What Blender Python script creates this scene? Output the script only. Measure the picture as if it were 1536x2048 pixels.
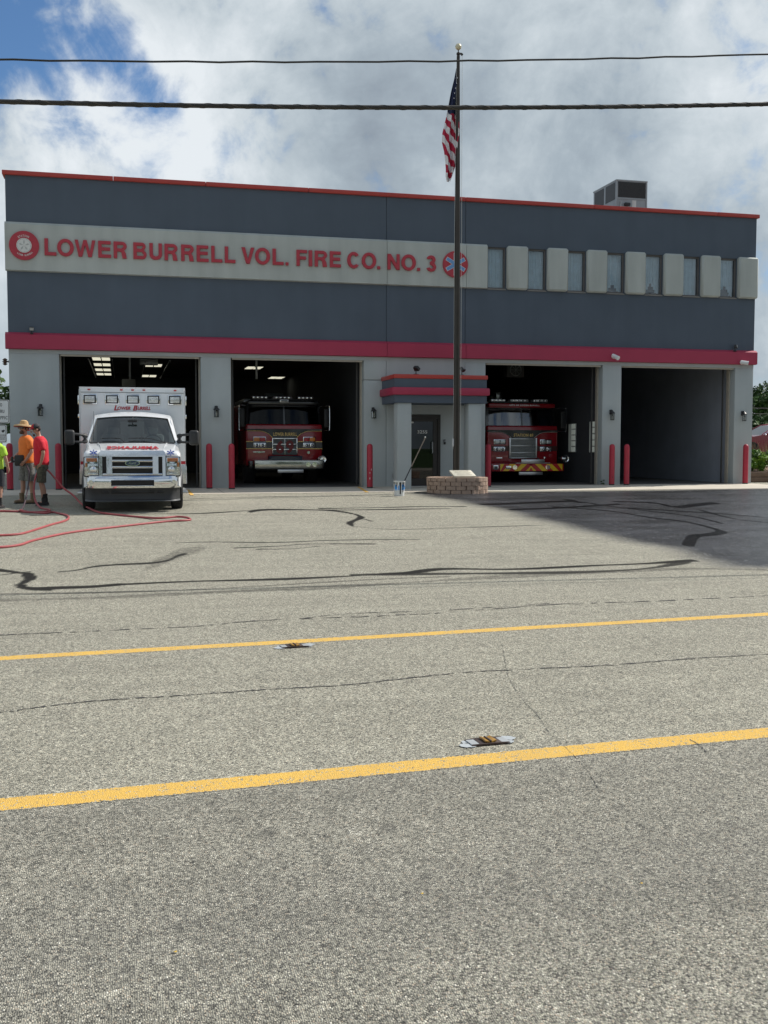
import bpy, bmesh, math, random
import numpy as np
from mathutils import Vector, Matrix, Euler
random.seed(7); rng = np.random.default_rng(7)
PI = math.pi; rad = math.radians
for o in list(bpy.data.objects): bpy.data.objects.remove(o)
SC = bpy.context.scene; COL = SC.collection

# ------------------------------------------------------------------ camera
cam_d = bpy.data.cameras.new('camera'); cam = bpy.data.objects.new('camera', cam_d); COL.objects.link(cam)
cam.location = (0, -30.4, 1.55)
_p, _r, _y = .0616938, .000862, .239868
fw = Vector((math.sin(_y)*math.cos(_p), math.cos(_y)*math.cos(_p), -math.sin(_p)))
rt = Vector((math.cos(_y), -math.sin(_y), 0)); up = rt.cross(fw)
r2 = rt*math.cos(_r)+up*math.sin(_r); u2 = up*math.cos(_r)-rt*math.sin(_r)
cam.rotation_euler = Matrix((r2, u2, -fw)).transposed().to_euler()
cam_d.sensor_fit = 'HORIZONTAL'; cam_d.sensor_width = 36; cam_d.lens = 2120/1536*36
cam_d.clip_start = .05; cam_d.clip_end = 3000
SC.camera = cam

# ------------------------------------------------------------------ light
SUN = Vector((1, .30, 1.0)).normalized()
sd = bpy.data.lights.new('sun', 'SUN'); sd.energy = 5.0; sd.angle = rad(.6); sd.color = (1, .945, .87)
so = bpy.data.objects.new('sun', sd); COL.objects.link(so); so.location = (30, 5, 40)
so.rotation_euler = SUN.to_track_quat('Z', 'Y').to_euler()
wd = bpy.data.worlds.new('World'); SC.world = wd; wd.use_nodes = True
N, L = wd.node_tree.nodes, wd.node_tree.links
for n in list(N): N.remove(n)
def nd(nt, t, **k):
    n = nt.nodes.new(t)
    for a, b in k.items():
        if a.startswith('i_'): n.inputs[int(a[2:]) if a[2:].isdigit() else a[2:].replace('_', ' ')].default_value = b
        else: setattr(n, a, b)
    return n
nt = wd.node_tree
out = nd(nt, 'ShaderNodeOutputWorld'); bg = nd(nt, 'ShaderNodeBackground'); L.new(bg.outputs[0], out.inputs[0])
sky = nd(nt, 'ShaderNodeTexSky'); sky.sky_type = 'NISHITA'; sky.sun_disc = False
sky.sun_elevation = math.asin(SUN.z); sky.sun_rotation = math.atan2(SUN.x, SUN.y)
sky.altitude = 300; sky.air_density = 1.0; sky.dust_density = .6; sky.ozone_density = 1.6
bg.inputs[1].default_value = .1
tc = nd(nt, 'ShaderNodeTexCoord')
def vm(op, a=None, b=None, nt=nt, L=L):
    n = nd(nt, 'ShaderNodeVectorMath', operation=op)
    for i, v in enumerate((a, b)):
        if v is None: continue
        if hasattr(v, 'is_linked'): L.new(v, n.inputs[i])
        else: n.inputs[i].default_value = v
    return n.outputs['Value'] if op in ('DISTANCE', 'LENGTH', 'DOT_PRODUCT') else n.outputs[0]
def mt(op, a, b=None, c=None, clamp=False, nt=nt, L=L):
    n = nd(nt, 'ShaderNodeMath', operation=op, use_clamp=clamp)
    for i, v in enumerate((a, b, c)):
        if v is None: continue
        if hasattr(v, 'is_linked'): L.new(v, n.inputs[i])
        else: n.inputs[i].default_value = v
    return n.outputs[0]
D0 = tc.outputs['Generated']
sep = nd(nt, 'ShaderNodeSeparateXYZ'); L.new(D0, sep.inputs[0])
# the cloud deck: direction projected on a flat layer overhead
zz = mt('ADD', mt('MAXIMUM', sep.outputs[2], 0.0), .16)
cmb = nd(nt, 'ShaderNodeCombineXYZ'); L.new(mt('DIVIDE', sep.outputs[0], zz), cmb.inputs[0]); L.new(mt('DIVIDE', sep.outputs[1], zz), cmb.inputs[1])
def noise(vec, scale, detail, rough, dist=0, off=(0,0,0)):
    mp = nd(nt, 'ShaderNodeMapping'); L.new(vec, mp.inputs[0]); mp.inputs['Location'].default_value = off
    n = nd(nt, 'ShaderNodeTexNoise'); L.new(mp.outputs[0], n.inputs['Vector'])
    n.inputs['Scale'].default_value = scale; n.inputs['Detail'].default_value = detail
    n.inputs['Roughness'].default_value = rough; n.inputs['Distortion'].default_value = dist
    return n.outputs[0]
n1 = noise(D0, 6.5, 9, .60, .55, (1.3, .2, 4.1))
n2 = noise(cmb.outputs[0], .62, 8, .55, .2, (3.7, 1.1, 0))
n3 = noise(D0, 16, 8, .58, .4, (7, 2, 1))
def blob(d, r, amp):      # a soft patch of the sky round one compass direction
    dist = vm('DISTANCE', D0, d)
    return mt('MULTIPLY', mt('SUBTRACT', 1.0, mt('DIVIDE', dist, r), clamp=True), amp)
n4 = noise(D0, 30, 10, .62, .3, (2, 5, 1))
cover = mt('ADD', mt('ADD', mt('MULTIPLY', mt('SUBTRACT', n1, .5), 1.5), mt('MULTIPLY', mt('SUBTRACT', n3, .5), 2.2)), mt('ADD', mt('MULTIPLY', mt('SUBTRACT', n4, .5), 1.0), .98))
for d, r, a in (((-.125, .917, .385), .12, -1.9), ((-.01, .94, .345), .045, -.75), ((.000, .947, .325), .042, -.65), ((.028, .956, .290), .048, -.85),
                ((-.05, .955, .300), .055, -.60), ((-.09, .94, .325), .05, -.35), ((-.16, .96, .20), .12, -.6), ((.53, .83, .235), .045, -.30), ((-.6, .5, .5), .5, -1.2), ((.2, -.6, .7), .6, -1.2), ((.8, .1, .6), .35, -1.0)):
    cover = mt('ADD', cover, blob(d, r, a))
ramp = nd(nt, 'ShaderNodeMapRange', interpolation_type='SMOOTHSTEP'); L.new(cover, ramp.inputs[0])
ramp.inputs[1].default_value = -.05; ramp.inputs[2].default_value = .85
# cloud tone: bright tops and grey bellies
tone = mt('ADD', mt('ADD', mt('MULTIPLY', n1, .75), mt('MULTIPLY', n3, .35)), mt('MULTIPLY', mt('SUBTRACT', n4, .62), .25))
for d, r, a in (((.025, .962, .268), .12, .25), ((-.04, .965, .25), .14, .20), ((.09, .965, .24), .11, .14), ((.52, .80, .30), .12, .28), ((.36, .87, .37), .25, .16), ((.10, .93, .36), .2, .10), ((-.06, .93, .33), .12, .14),
                ((.42, .87, .262), .17, -.19), ((.215, .934, .285), .11, -.26), ((.30, .90, .30), .16, -.20), ((.45, .84, .32), .14, .02), ((.57, .79, .235), .1, -.1)):
    tone = mt('ADD', tone, blob(d, r, a))
cr = nd(nt, 'ShaderNodeValToRGB'); L.new(tone, cr.inputs[0])
e = cr.color_ramp.elements; e[0].position = .20; e[0].color = (2.6, 3.1, 3.7, 1); e[1].position = .82; e[1].color = (8.0, 8.5, 8.9, 1)
k = e.new(.42); k.color = (3.9, 4.6, 5.2, 1); k = e.new(.60); k.color = (5.6, 6.3, 6.8, 1)
mx = nd(nt, 'ShaderNodeMix', data_type='RGBA'); L.new(ramp.outputs[0], mx.inputs[0]); tint = nd(nt, 'ShaderNodeVectorMath', operation='MULTIPLY'); L.new(sky.outputs[0], tint.inputs[0]); tint.inputs[1].default_value = (.66, .88, 1.08); L.new(tint.outputs[0], mx.inputs[6]); L.new(cr.outputs[0], mx.inputs[7])
L.new(mx.outputs[2], bg.inputs[0])
SC.view_settings.view_transform = 'Standard'; SC.view_settings.look = 'None'; SC.view_settings.exposure = 0; SC.view_settings.gamma = 1
SC.render.engine = 'CYCLES'
SC.cycles.max_bounces = 8; SC.cycles.transparent_max_bounces = 16

# ------------------------------------------------------------------ helpers
def tag(o, label=None, cat=None, group=None, kind=None):
    if label: o['label'] = label
    if cat: o['category'] = cat
    if group: o['group'] = group
    if kind: o['kind'] = kind
    return o
def empty(name, loc, label, cat, rz=0, group=None):
    o = bpy.data.objects.new(name, None); COL.objects.link(o); o.location = loc; o.rotation_euler = (0, 0, rz)
    o.empty_display_size = .2
    return tag(o, label, cat, group)
MATS = {}
def M(name, col, rough=.6, metal=0., var=.10, scale=6., bump=0., bscale=150., spec=.5, coat=0., emit=None, world=False, streak=0., fine=0.):
    if name in MATS: return MATS[name]
    m = bpy.data.materials.new(name); m.use_nodes = True; t = m.node_tree; l = t.links
    b = t.nodes['Principled BSDF']; MATS[name] = m
    b.inputs['Roughness'].default_value = rough; b.inputs['Metallic'].default_value = metal
    b.inputs['Specular IOR Level'].default_value = spec; b.inputs['Coat Weight'].default_value = coat; b.inputs['Coat Roughness'].default_value = .05
    if world:
        g = nd(t, 'ShaderNodeNewGeometry'); vec = g.outputs['Position']
    else:
        g = nd(t, 'ShaderNodeTexCoord'); vec = g.outputs['Object']
    n = nd(t, 'ShaderNodeTexNoise'); l.new(vec, n.inputs['Vector']); n.inputs['Scale'].default_value = scale
    n.inputs['Detail'].default_value = 6; n.inputs['Roughness'].default_value = .6
    f = n.outputs[0]
    if streak:
        mp = nd(t, 'ShaderNodeMapping'); l.new(vec, mp.inputs[0]); mp.inputs['Scale'].default_value = (2.1, 2.1, .30)
        n2 = nd(t, 'ShaderNodeTexNoise'); l.new(mp.outputs[0], n2.inputs['Vector']); n2.inputs['Scale'].default_value = 1.2; n2.inputs['Detail'].default_value = 4
        mm = nd(t, 'ShaderNodeMix', data_type='FLOAT'); mm.inputs[0].default_value = streak; l.new(f, mm.inputs[2]); l.new(n2.outputs[0], mm.inputs[3]); f = mm.outputs[0]
    if fine:
        n3 = nd(t, 'ShaderNodeTexNoise'); l.new(vec, n3.inputs['Vector']); n3.inputs['Scale'].default_value = 60; n3.inputs['Detail'].default_value = 3
        mm = nd(t, 'ShaderNodeMix', data_type='FLOAT'); mm.inputs[0].default_value = fine; l.new(f, mm.inputs[2]); l.new(n3.outputs[0], mm.inputs[3]); f = mm.outputs[0]
    mr = nd(t, 'ShaderNodeMapRange'); l.new(f, mr.inputs[0]); mr.inputs[1].default_value = .3; mr.inputs[2].default_value = .7
    mr.inputs[3].default_value = 1-var; mr.inputs[4].default_value = 1+var
    vmul = nd(t, 'ShaderNodeVectorMath', operation='SCALE'); vmul.inputs[0].default_value = col[:3]; l.new(mr.outputs[0], vmul.inputs['Scale'])
    l.new(vmul.outputs[0], b.inputs['Base Color'])
    if bump:
        nb = nd(t, 'ShaderNodeTexNoise'); l.new(vec, nb.inputs['Vector']); nb.inputs['Scale'].default_value = bscale; nb.inputs['Detail'].default_value = 4
        bp = nd(t, 'ShaderNodeBump'); bp.inputs['Strength'].default_value = bump; bp.inputs['Distance'].default_value = .01
        l.new(nb.outputs[0], bp.inputs['Height']); l.new(bp.outputs[0], b.inputs['Normal'])
    if emit:
        b.inputs['Emission Color'].default_value = (*emit[:3], 1); b.inputs['Emission Strength'].default_value = emit[3]
    return m
def GL(name, tint=(.6, .7, .7), rough=.02, wave=0., ior=1.45, wscale=4.):
    if name in MATS: return MATS[name]
    m = bpy.data.materials.new(name); m.use_nodes = True; t = m.node_tree; l = t.links; MATS[name] = m
    for n in list(t.nodes): t.nodes.remove(n)
    o = nd(t, 'ShaderNodeOutputMaterial'); mx = nd(t, 'ShaderNodeMixShader'); tr = nd(t, 'ShaderNodeBsdfTransparent'); gl = nd(t, 'ShaderNodeBsdfGlossy')
    fr = nd(t, 'ShaderNodeFresnel'); fr.inputs[0].default_value = ior
    tr.inputs[0].default_value = (*tint, 1); gl.inputs['Roughness'].default_value = rough; gl.inputs[0].default_value = (.95, .97, 1, 1)
    l.new(fr.outputs[0], mx.inputs[0]); l.new(tr.outputs[0], mx.inputs[1]); l.new(gl.outputs[0], mx.inputs[2]); l.new(mx.outputs[0], o.inputs[0])
    if wave:
        g = nd(t, 'ShaderNodeTexCoord'); nb = nd(t, 'ShaderNodeTexNoise'); l.new(g.outputs['Object'], nb.inputs['Vector']); nb.inputs['Scale'].default_value = wscale; nb.inputs['Detail'].default_value = 2
        bp = nd(t, 'ShaderNodeBump'); bp.inputs['Strength'].default_value = wave; bp.inputs['Distance'].default_value = .1
        l.new(nb.outputs[0], bp.inputs['Height']); l.new(bp.outputs[0], gl.inputs['Normal']); l.new(bp.outputs[0], fr.inputs['Normal'])
    return m

class MB:
    def __init__(s): s.v = []; s.f = []; s.m = []; s.mats = []; s.sm = []
    def idx(s, m):
        if m not in s.mats: s.mats.append(m)
        return s.mats.index(m)
    def add(s, v, f, m, mtx=None, smooth=True):
        b = len(s.v); i = s.idx(m)
        s.v += [tuple(mtx @ Vector(p)) if mtx is not None else tuple(p) for p in v]
        s.f += [[b+k for k in q] for q in f]; s.m += [i]*len(f); s.sm += [smooth]*len(f)
        return s
    def box(s, c, d, m, bev=0., rot=None, seg=2, taper=None):
        bm = bmesh.new(); bmesh.ops.create_cube(bm, size=1)
        for v in bm.verts:
            k = 1.
            if taper and v.co.z > 0: v.co.x *= taper[0]; v.co.y *= taper[1]
            v.co = Vector((v.co.x*d[0], v.co.y*d[1], v.co.z*d[2]))
        if bev: bmesh.ops.bevel(bm, geom=list(bm.edges), offset=min(bev, .49*min(d)), segments=seg, affect='EDGES', profile=.5)
        mt_ = Matrix.Translation(c) @ (Euler(rot).to_matrix().to_4x4() if rot else Matrix())
        v = [tuple(x.co) for x in bm.verts]; bm.verts.index_update(); f = [[x.index for x in q.verts] for q in bm.faces]; bm.free()
        return s.add(v, f, m, mt_)
    def bb(s, x0, x1, y0, y1, z0, z1, m, bev=0.):
        return s.box(((x0+x1)/2, (y0+y1)/2, (z0+z1)/2), (x1-x0, y1-y0, z1-z0), m, bev)
    def lathe(s, prof, m, n=24, c=(0,0,0), axis='Z', mtx=None):
        v = []; f = []
        for r, z in prof:
            for k in range(n):
                a = 2*PI*k/n; v.append((r*math.cos(a), r*math.sin(a), z))
        for i in range(len(prof)-1):
            for k in range(n): f.append([i*n+k, i*n+(k+1) % n, (i+1)*n+(k+1) % n, (i+1)*n+k])
        if prof[0][0] > 1e-4: f.append(list(range(n))[::-1])
        if prof[-1][0] > 1e-4: f.append([(len(prof)-1)*n+k for k in range(n)])
        R_ = {'Z': Matrix(), 'X': Matrix.Rotation(PI/2, 4, 'Y'), 'Y': Matrix.Rotation(PI/2, 4, 'X')}[axis]
        return s.add(v, f, m, Matrix.Translation(c) @ (mtx if mtx is not None else R_))
    def cyl(s, p0, p1, r0, m, r1=None, n=12):
        return s.tube([p0, p1], [r0, r1 if r1 is not None else r0], m, n)
    def tube(s, path, r, m, n=8, closed=False):
        P_ = [Vector(p) for p in path]; K = len(P_); rr = r if hasattr(r, '__len__') else [r]*K
        v = []; f = []; nrm = None
        for i in range(K):
            a = P_[(i-1) % K] if (i or closed) else P_[0]; b = P_[(i+1) % K] if (i < K-1 or closed) else P_[-1]
            t = (b-a).normalized()
            if nrm is None: nrm = t.orthogonal().normalized()
            else: nrm = (nrm-t*nrm.dot(t)).normalized()
            bi = t.cross(nrm)
            for k in range(n):
                q = 2*PI*k/n; v.append(tuple(P_[i]+(nrm*math.cos(q)+bi*math.sin(q))*rr[i]))
        for i in range(K if closed else K-1):
            for k in range(n): f.append([i*n+k, i*n+(k+1) % n, ((i+1) % K)*n+(k+1) % n, ((i+1) % K)*n+k])
        if not closed: f += [list(range(n))[::-1], [(K-1)*n+k for k in range(n)]]
        return s.add(v, f, m)
    def prism(s, poly, t0, t1, m, plane='XZ', mtx=None):   # poly in the plane, thickness t0..t1 on the third axis
        n = len(poly); mk = {'XZ': lambda a, b, t: (a, t, b), 'XY': lambda a, b, t: (a, b, t), 'YZ': lambda a, b, t: (t, a, b)}[plane]
        v = [mk(a, b, t0) for a, b in poly]+[mk(a, b, t1) for a, b in poly]
        f = [list(range(n)), list(range(n, 2*n))[::-1]]+[[i, n+i, n+(i+1) % n, (i+1) % n] for i in range(n)]
        return s.add(v, f, m, mtx)
    def grid(s, fn, us, vs, m, skip=None, flip=False, mtx=None):
        v = [fn(a, b) for b in vs for a in us]; f = []; nu = len(us)
        for j in range(len(vs)-1):
            for i in range(nu-1):
                if skip and skip((us[i]+us[i+1])/2, (vs[j]+vs[j+1])/2): continue
                q = [j*nu+i, j*nu+i+1, (j+1)*nu+i+1, (j+1)*nu+i]; f.append(q[::-1] if flip else q)
        return s.add(v, f, m, mtx)
    def build(s, name, parent=None, loc=(0,0,0), rot=None, recalc=True, sharp=38):
        me = bpy.data.meshes.new(name); me.from_pydata(s.v, [], s.f)
        for m in s.mats: me.materials.append(m)
        me.polygons.foreach_set('material_index', s.m); me.polygons.foreach_set('use_smooth', s.sm)
        if recalc:
            bm = bmesh.new(); bm.from_mesh(me); bmesh.ops.recalc_face_normals(bm, faces=bm.faces)
            lim = rad(sharp)
            for e in bm.edges:
                if len(e.link_faces) == 2:
                    e.smooth = e.calc_face_angle(0) < lim
            bm.to_mesh(me); bm.free()
        me.update()
        o = bpy.data.objects.new(name, me); COL.objects.link(o); o.location = loc
        if rot: o.rotation_euler = rot
        if parent: o.parent = parent
        return o
def text(name, s, w, h, mat, parent=None, loc=(0,0,0), rot=(PI/2,0,0), depth=.006, bold=0., mirror=False, shear=0., space=1., fit=True):
    cu = bpy.data.curves.new(name, 'FONT'); cu.body = s; cu.size = 1; cu.extrude = .05; cu.offset = bold; cu.shear = shear; cu.resolution_u = 3; cu.space_character = space
    t = bpy.data.objects.new(name, cu); COL.objects.link(t)
    dg = bpy.context.evaluated_depsgraph_get(); dg.update()
    me = bpy.data.meshes.new_from_object(t.evaluated_get(dg)); bpy.data.objects.remove(t)
    n = len(me.vertices); co = np.empty(n*3, 'f'); me.vertices.foreach_get('co', co); co = co.reshape(-1, 3)
    lo, hi = co.min(0), co.max(0); ctr = (lo+hi)/2; co = (co-ctr)/(hi-lo)
    co[:, 0] *= w; co[:, 1] *= h; co[:, 2] = (co[:, 2]+.5)*depth
    if mirror: co[:, 0] *= -1
    me.vertices.foreach_set('co', co.ravel())
    if mirror: me.flip_normals()
    me.materials.clear(); me.materials.append(mat); me.update()
    o = bpy.data.objects.new(name, me); COL.objects.link(o); o.location = loc; o.rotation_euler = rot
    if parent: o.parent = parent
    return o
def copy_tree(o, parent=None):
    c = o.copy(); COL.objects.link(c)
    if parent: c.parent = parent
    for ch in list(o.children): copy_tree(ch, c)
    return c
GYS = [-60, -17, -12.5, -8, -4, -.3, 60]; GZS = [0, 0, .14, .265, .32, .365, .37]
def gz(y): return float(np.interp(y, GYS, GZS))
def smooth_path(pts, n=6):
    P_ = [Vector(p) for p in pts]; o = []
    for i in range(len(P_)-1):
        a = P_[max(i-1, 0)]; b = P_[i]; c = P_[i+1]; d = P_[min(i+2, len(P_)-1)]
        for k in range(n):
            t = k/n; o.append(.5*((2*b)+(c-a)*t+(2*a-5*b+4*c-d)*t*t+(3*b-a-3*c+d)*t**3))
    o.append(P_[-1]); return o

# ------------------------------------------------------------------ ground
STREAKS= [([(-1.89, -16.38), (-1.52, -16.58), (-1.26, -16.84), (-1.13, -16.95), (-1.07, -17.35), (-1.13, -17.67), (-1.16, -18.07), (-1.02, -18.32), (-0.76, -18.34), (-0.39, -18.34), (-0.07, -18.2)], 0.134, 1), ([(-1.15, -16.99), (-1.09, -17.4), (-1.13, -17.9), (-1.04, -18.27), (-0.81, -18.37)], 0.228, 1), ([(-0.07, -18.2), (0.71, -18.11), (1.17, -18.12), (1.81, -18.13), (2.61, -18.03), (3.05, -17.93)], 0.085, 0.9), ([(3.05, -17.93), (3.37, -17.9), (3.7, -17.65), (4.02, -17.58), (4.71, -17.8), (5.49, -17.73), (5.97, -17.67), (6.68, -17.62), (7.14, -17.51), (7.55, -17.38)], 0.116, 1), ([(2.63, -17.93), (3.04, -17.98), (3.64, -18.07), (4.25, -18.16), (4.87, -18.25), (5.51, -18.3), (6.24, -18.19), (6.82, -17.93), (7.32, -17.55)], 0.13, 0.8), ([(-1.52, -19.2), (-1.24, -19.16), (-0.26, -19.21), (0.6, -19.15), (1.4, -19.02), (2.83, -18.84), (3.66, -18.67), (4.45, -18.51), (5.45, -18.44), (6.89, -18.29), (7.86, -18.63)], 0.181, 0.45), ([(-1.29, -18.7), (0.04, -18.85), (1.05, -18.77), (2.94, -18.4), (3.76, -18.35)], 0.07, 0.5), ([(-0.82, -16.84), (-0.62, -16.75), (-0.38, -16.44), (-0.08, -16.31), (0.31, -16.24), (0.54, -16.04), (0.69, -15.61), (0.8, -15.42)], 0.086, 0.9), ([(0.73, -14.12), (1.25, -14.08), (2.22, -14.32), (3.02, -14.19), (3.96, -14.22), (4.52, -14.32)], 0.052, 0.8), ([(1.55, -14.88), (2.23, -14.76), (2.71, -14.59), (3.68, -14.76)], 0.055, 0.8), ([(1.86, -15.08), (2.41, -15.09), (2.82, -14.86)], 0.058, 0.8), ([(-1.76, -9.21), (-0.75, -9.26), (0.47, -9.24), (1.43, -9.29), (2.47, -8.76), (3.09, -8.74)], 0.1, 0.8), ([(2.44, -9.11), (2.69, -8.68), (3.11, -8.62), (3.91, -8.87), (4.24, -9.28), (4.43, -10.09), (4.36, -10.71), (3.98, -11.53), (3.89, -12.15)], 0.173, 1), ([(3.89, -12.15), (4.12, -12.53), (4.58, -12.85), (5.5, -12.76), (7.36, -12.55)], 0.05, 0.7), ([(3.97, -8.51), (5.36, -8.47), (6.3, -8.36), (7.17, -8.49)], 0.115, 0.9), ([(3.91, -8.87), (4.52, -8.96), (5.25, -8.95), (6.69, -8.93)], 0.109, 0.9), ([(4.35, -10.71), (4.42, -11.32)], 0.098, 0.8), ([(1.49, -4.97), (3.21, -4.48), (4.73, -4.33), (6.31, -4.61)], 0.101, 0.7), ([(-1.48, -16.97), (-1.15, -16.74)], 0.034, 0.7), ([(2.56, -19.92), (3.24, -20.0), (4.99, -19.87), (6.13, -19.97)], 0.157, 0.2), ([(-1.1, -20.46), (0.69, -20.13), (2.5, -20.19)], 0.159, 0.15), ([(-1.15, -20.04), (-0.33, -20.23)], 0.062, 0.25)]
DARKS= [([(6.96, -8.06), (8.17, -7.96), (9.86, -7.39), (10.29, -7.82), (10.31, -8.56)], 0.4), ([(9.09, -8.91), (9.85, -10.03), (9.98, -11.52), (10.25, -12.38), (10.1, -13.68), (9.94, -14.14), (9.54, -14.46), (9.17, -14.61), (8.72, -15.24), (8.38, -15.77)], 0.28), ([(11.14, -7.62), (11.84, -8.23), (11.74, -9.32), (12.67, -8.78), (13.25, -8.44)], 0.393), ([(10.31, -8.56), (10.6, -9.91), (10.94, -11.35), (10.77, -12.74)], 0.242), ([(7.63, -9.45), (8.98, -9.16), (9.97, -8.78), (10.89, -8.37)], 0.269), ([(10.31, -6.91), (10.13, -7.62)], 0.557), ([(11.89, -10.11), (11.49, -12.08), (11.74, -12.81)], 0.229), ([(10.51, -9.39), (11.72, -10.8), (12.24, -11.78)], 0.249)]
WETPOLY= [(7.51, -2.97), (7.76, -3.26), (9.48, -3.44), (11.25, -3.44), (14.28, -3.37), (18.29, -2.94), (22.57, -2.13), (22.5, -19.6), (8.82, -19.4), (7.99, -18.44), (7.58, -18.11), (7.72, -17.52), (7.83, -16.79), (7.84, -16.05), (7.7, -15.33), (7.65, -14.21), (7.72, -13.04), (7.53, -11.12), (7.71, -9.21), (7.52, -8.14), (7.48, -6.41), (7.27, -4.98)]
STAINPOLY= [(0.14, -16.98), (0.31, -15.95), (0.69, -14.84), (1.07, -14.49), (1.23, -14.82), (1.01, -15.4), (0.71, -15.92), (0.42, -16.68), (0.2, -17.04)]
CRACKS= [([(-1.32, -21.3), (-1.01, -21.28), (-0.22, -21.25), (0.61, -21.2), (1.15, -21.05), (2.29, -21.04), (2.94, -20.98), (4.03, -20.76), (5.1, -20.77), (6.49, -20.7), (7.21, -20.64)], 0.027), ([(1.51, -21.03), (2.01, -20.85), (2.98, -20.84), (4.07, -20.67)], 0.018), ([(-0.94, -23.98), (-0.73, -23.95), (-0.45, -23.85), (-0.17, -23.79), (0.28, -23.77), (0.69, -23.74), (0.95, -23.73), (1.41, -23.72), (1.95, -23.59), (2.33, -23.53), (2.76, -23.54), (3.36, -23.54), (4.06, -23.47), (4.64, -23.46), (5.16, -23.44)], 0.016), ([(2.85, -22.64), (2.67, -23.19), (2.51, -23.68), (2.45, -23.91), (2.35, -24.37), (2.3, -24.73), (2.21, -25.15), (2.19, -25.39), (2.15, -25.69), (2.1, -25.92), (2.05, -26.09)], 0.011), ([(2.89, -25.41), (2.88, -25.53), (2.85, -25.64)], 0.008)]
HOSE1G= [(-2.15, -14.45), (-1.76, -14.35), (-1.51, -14.1), (-1.34, -13.51), (-0.87, -12.55), (-0.17, -11.8), (0.69, -10.98), (1.02, -10.85), (1.09, -10.58), (0.95, -10.31), (0.66, -10.6), (0.36, -10.16), (-0.1, -9.58), (-0.48, -9.09)]
HOSE1A= [(-0.829, -7.1, 0.19), (-1.031, -7.1, 0.299), (-1.28, -7.1, 0.513), (-1.447, -7.1, 0.778), (-1.603, -7.1, 1.021), (-1.673, -7.1, 1.073), (-1.754, -7.1, 1.011), (-1.817, -7.1, 0.844), (-1.842, -7.1, 0.582), (-1.805, -7.1, 0.382)]
HOSE1B= [(-1.65, -7.72), (-1.46, -8.27), (-1.55, -8.7), (-1.82, -8.77), (-2.02, -8.41), (-2.4, -8.35), (-2.97, -8.26)]
HOSE2= [(-2.36, -12.87), (-1.92, -12.8), (-1.64, -12.64), (-1.48, -12.14), (-1.27, -11.28), (-1.07, -10.6), (-1.02, -10.04), (-1.07, -9.53), (-1.22, -9.08), (-1.38, -8.73), (-1.51, -8.93), (-1.81, -8.66)]
def ax(lo, hi, step, a, b):
    c = list(np.arange(a, b+1e-6, step)); o = []; x = a; s = step
    while x > lo: s *= 1.35; x -= s; o.append(max(x, lo))
    o = o[::-1]; x = b; s = step; q = []
    while x < hi: s *= 1.35; x += s; q.append(min(x, hi))
    return np.array(sorted(set(o+c+q)))
xs = ax(-900, 900, .05, -3.2, 14.0); ys = ax(-700, 1200, .055, -20.6, -2.6)
XX, YY = np.meshgrid(xs, ys)
ZZ = np.interp(YY, GYS, GZS)
def seg_d(pts, k=1.):
    d = np.full(XX.shape, 1e9)
    for (a, b), (c, e_) in zip(pts[:-1], pts[1:]):
        vx, vy = (c-a)*k, e_-b; qx = (XX-a)*k; t = np.clip((qx*vx+(YY-b)*vy)/(vx*vx+vy*vy+1e-9), 0, 1)
        d = np.minimum(d, np.hypot(qx-t*vx, YY-b-t*vy))
    return d
def pd(pts):
    d = seg_d(list(pts)+[pts[0]]); ins = np.zeros(XX.shape, bool); n = len(pts)
    for i in range(n):
        x0, y0 = pts[i]; x1, y1 = pts[(i+1) % n]
        if y0 == y1: continue
        c = ((y0 > YY) != (y1 > YY)) & (XX < (x1-x0)*(YY-y0)/(y1-y0)+x0); ins ^= c
    return np.where(ins, d, -d)
def sst(a, b, x):
    t = np.clip((x-a)/(b-a), 0, 1); return t*t*(3-2*t)
wet = np.zeros(XX.shape)
for pts, h, st in STREAKS:
    L_ = np.array(pts); 
    d = seg_d([tuple(p) for p in smooth_path([(a, b, 0) for a, b in pts], 4) and [(v.x, v.y) for v in smooth_path([(a, b, 0) for a, b in pts], 4)]], 3.2)
    hh = 1.05*h*(.75+.5*np.sin(XX*2.3+YY*1.7+h*40)*np.sin(XX*.9-YY*3.1))
    wet = np.maximum(wet, st*(1-sst(hh*.55, hh*1.25+.03, d)))
stain = 1-sst(-.18, .10, -pd(STAINPOLY)); stain = sst(-.10, .12, pd(STAINPOLY))
wet = np.maximum(wet, .42*stain)
seal = sst(-.42, .48, pd(WETPOLY)+.05*np.sin(YY*1.3)+.03*np.sin(YY*3.3+1))
pool = np.zeros(XX.shape)
for pts, h in DARKS:
    d = seg_d([(v.x, v.y) for v in smooth_path([(a, b, 0) for a, b in pts], 4)], 3.5)
    pool = np.maximum(pool, 1-sst(h*.35, h*.85, d))
pool *= sst(0, .3, pd(WETPOLY))
me = bpy.data.meshes.new('ground')
nx, ny = len(xs), len(ys)
me.vertices.add(nx*ny); me.vertices.foreach_set('co', np.stack([XX, YY, ZZ], -1).astype('f').ravel())
ii = (np.arange(ny-1)[:, None]*nx+np.arange(nx-1)[None]).ravel()
fc = np.stack([ii, ii+1, ii+nx+1, ii+nx], -1).astype('i')
me.loops.add(fc.size); me.loops.foreach_set('vertex_index', fc.ravel())
me.polygons.add(len(fc)); me.polygons.foreach_set('loop_start', np.arange(0, fc.size, 4).astype('i'))
me.update(calc_edges=True); me.polygons.foreach_set('use_smooth', [True]*len(fc))
for nm, ar in (('wet', wet), ('seal', seal), ('pool', pool)):
    at = me.attributes.new(nm, 'FLOAT', 'POINT'); at.data.foreach_set('value', ar.astype('f').ravel())
ground = bpy.data.objects.new('ground', me); COL.objects.link(ground); tag(ground, kind='structure')

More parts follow.
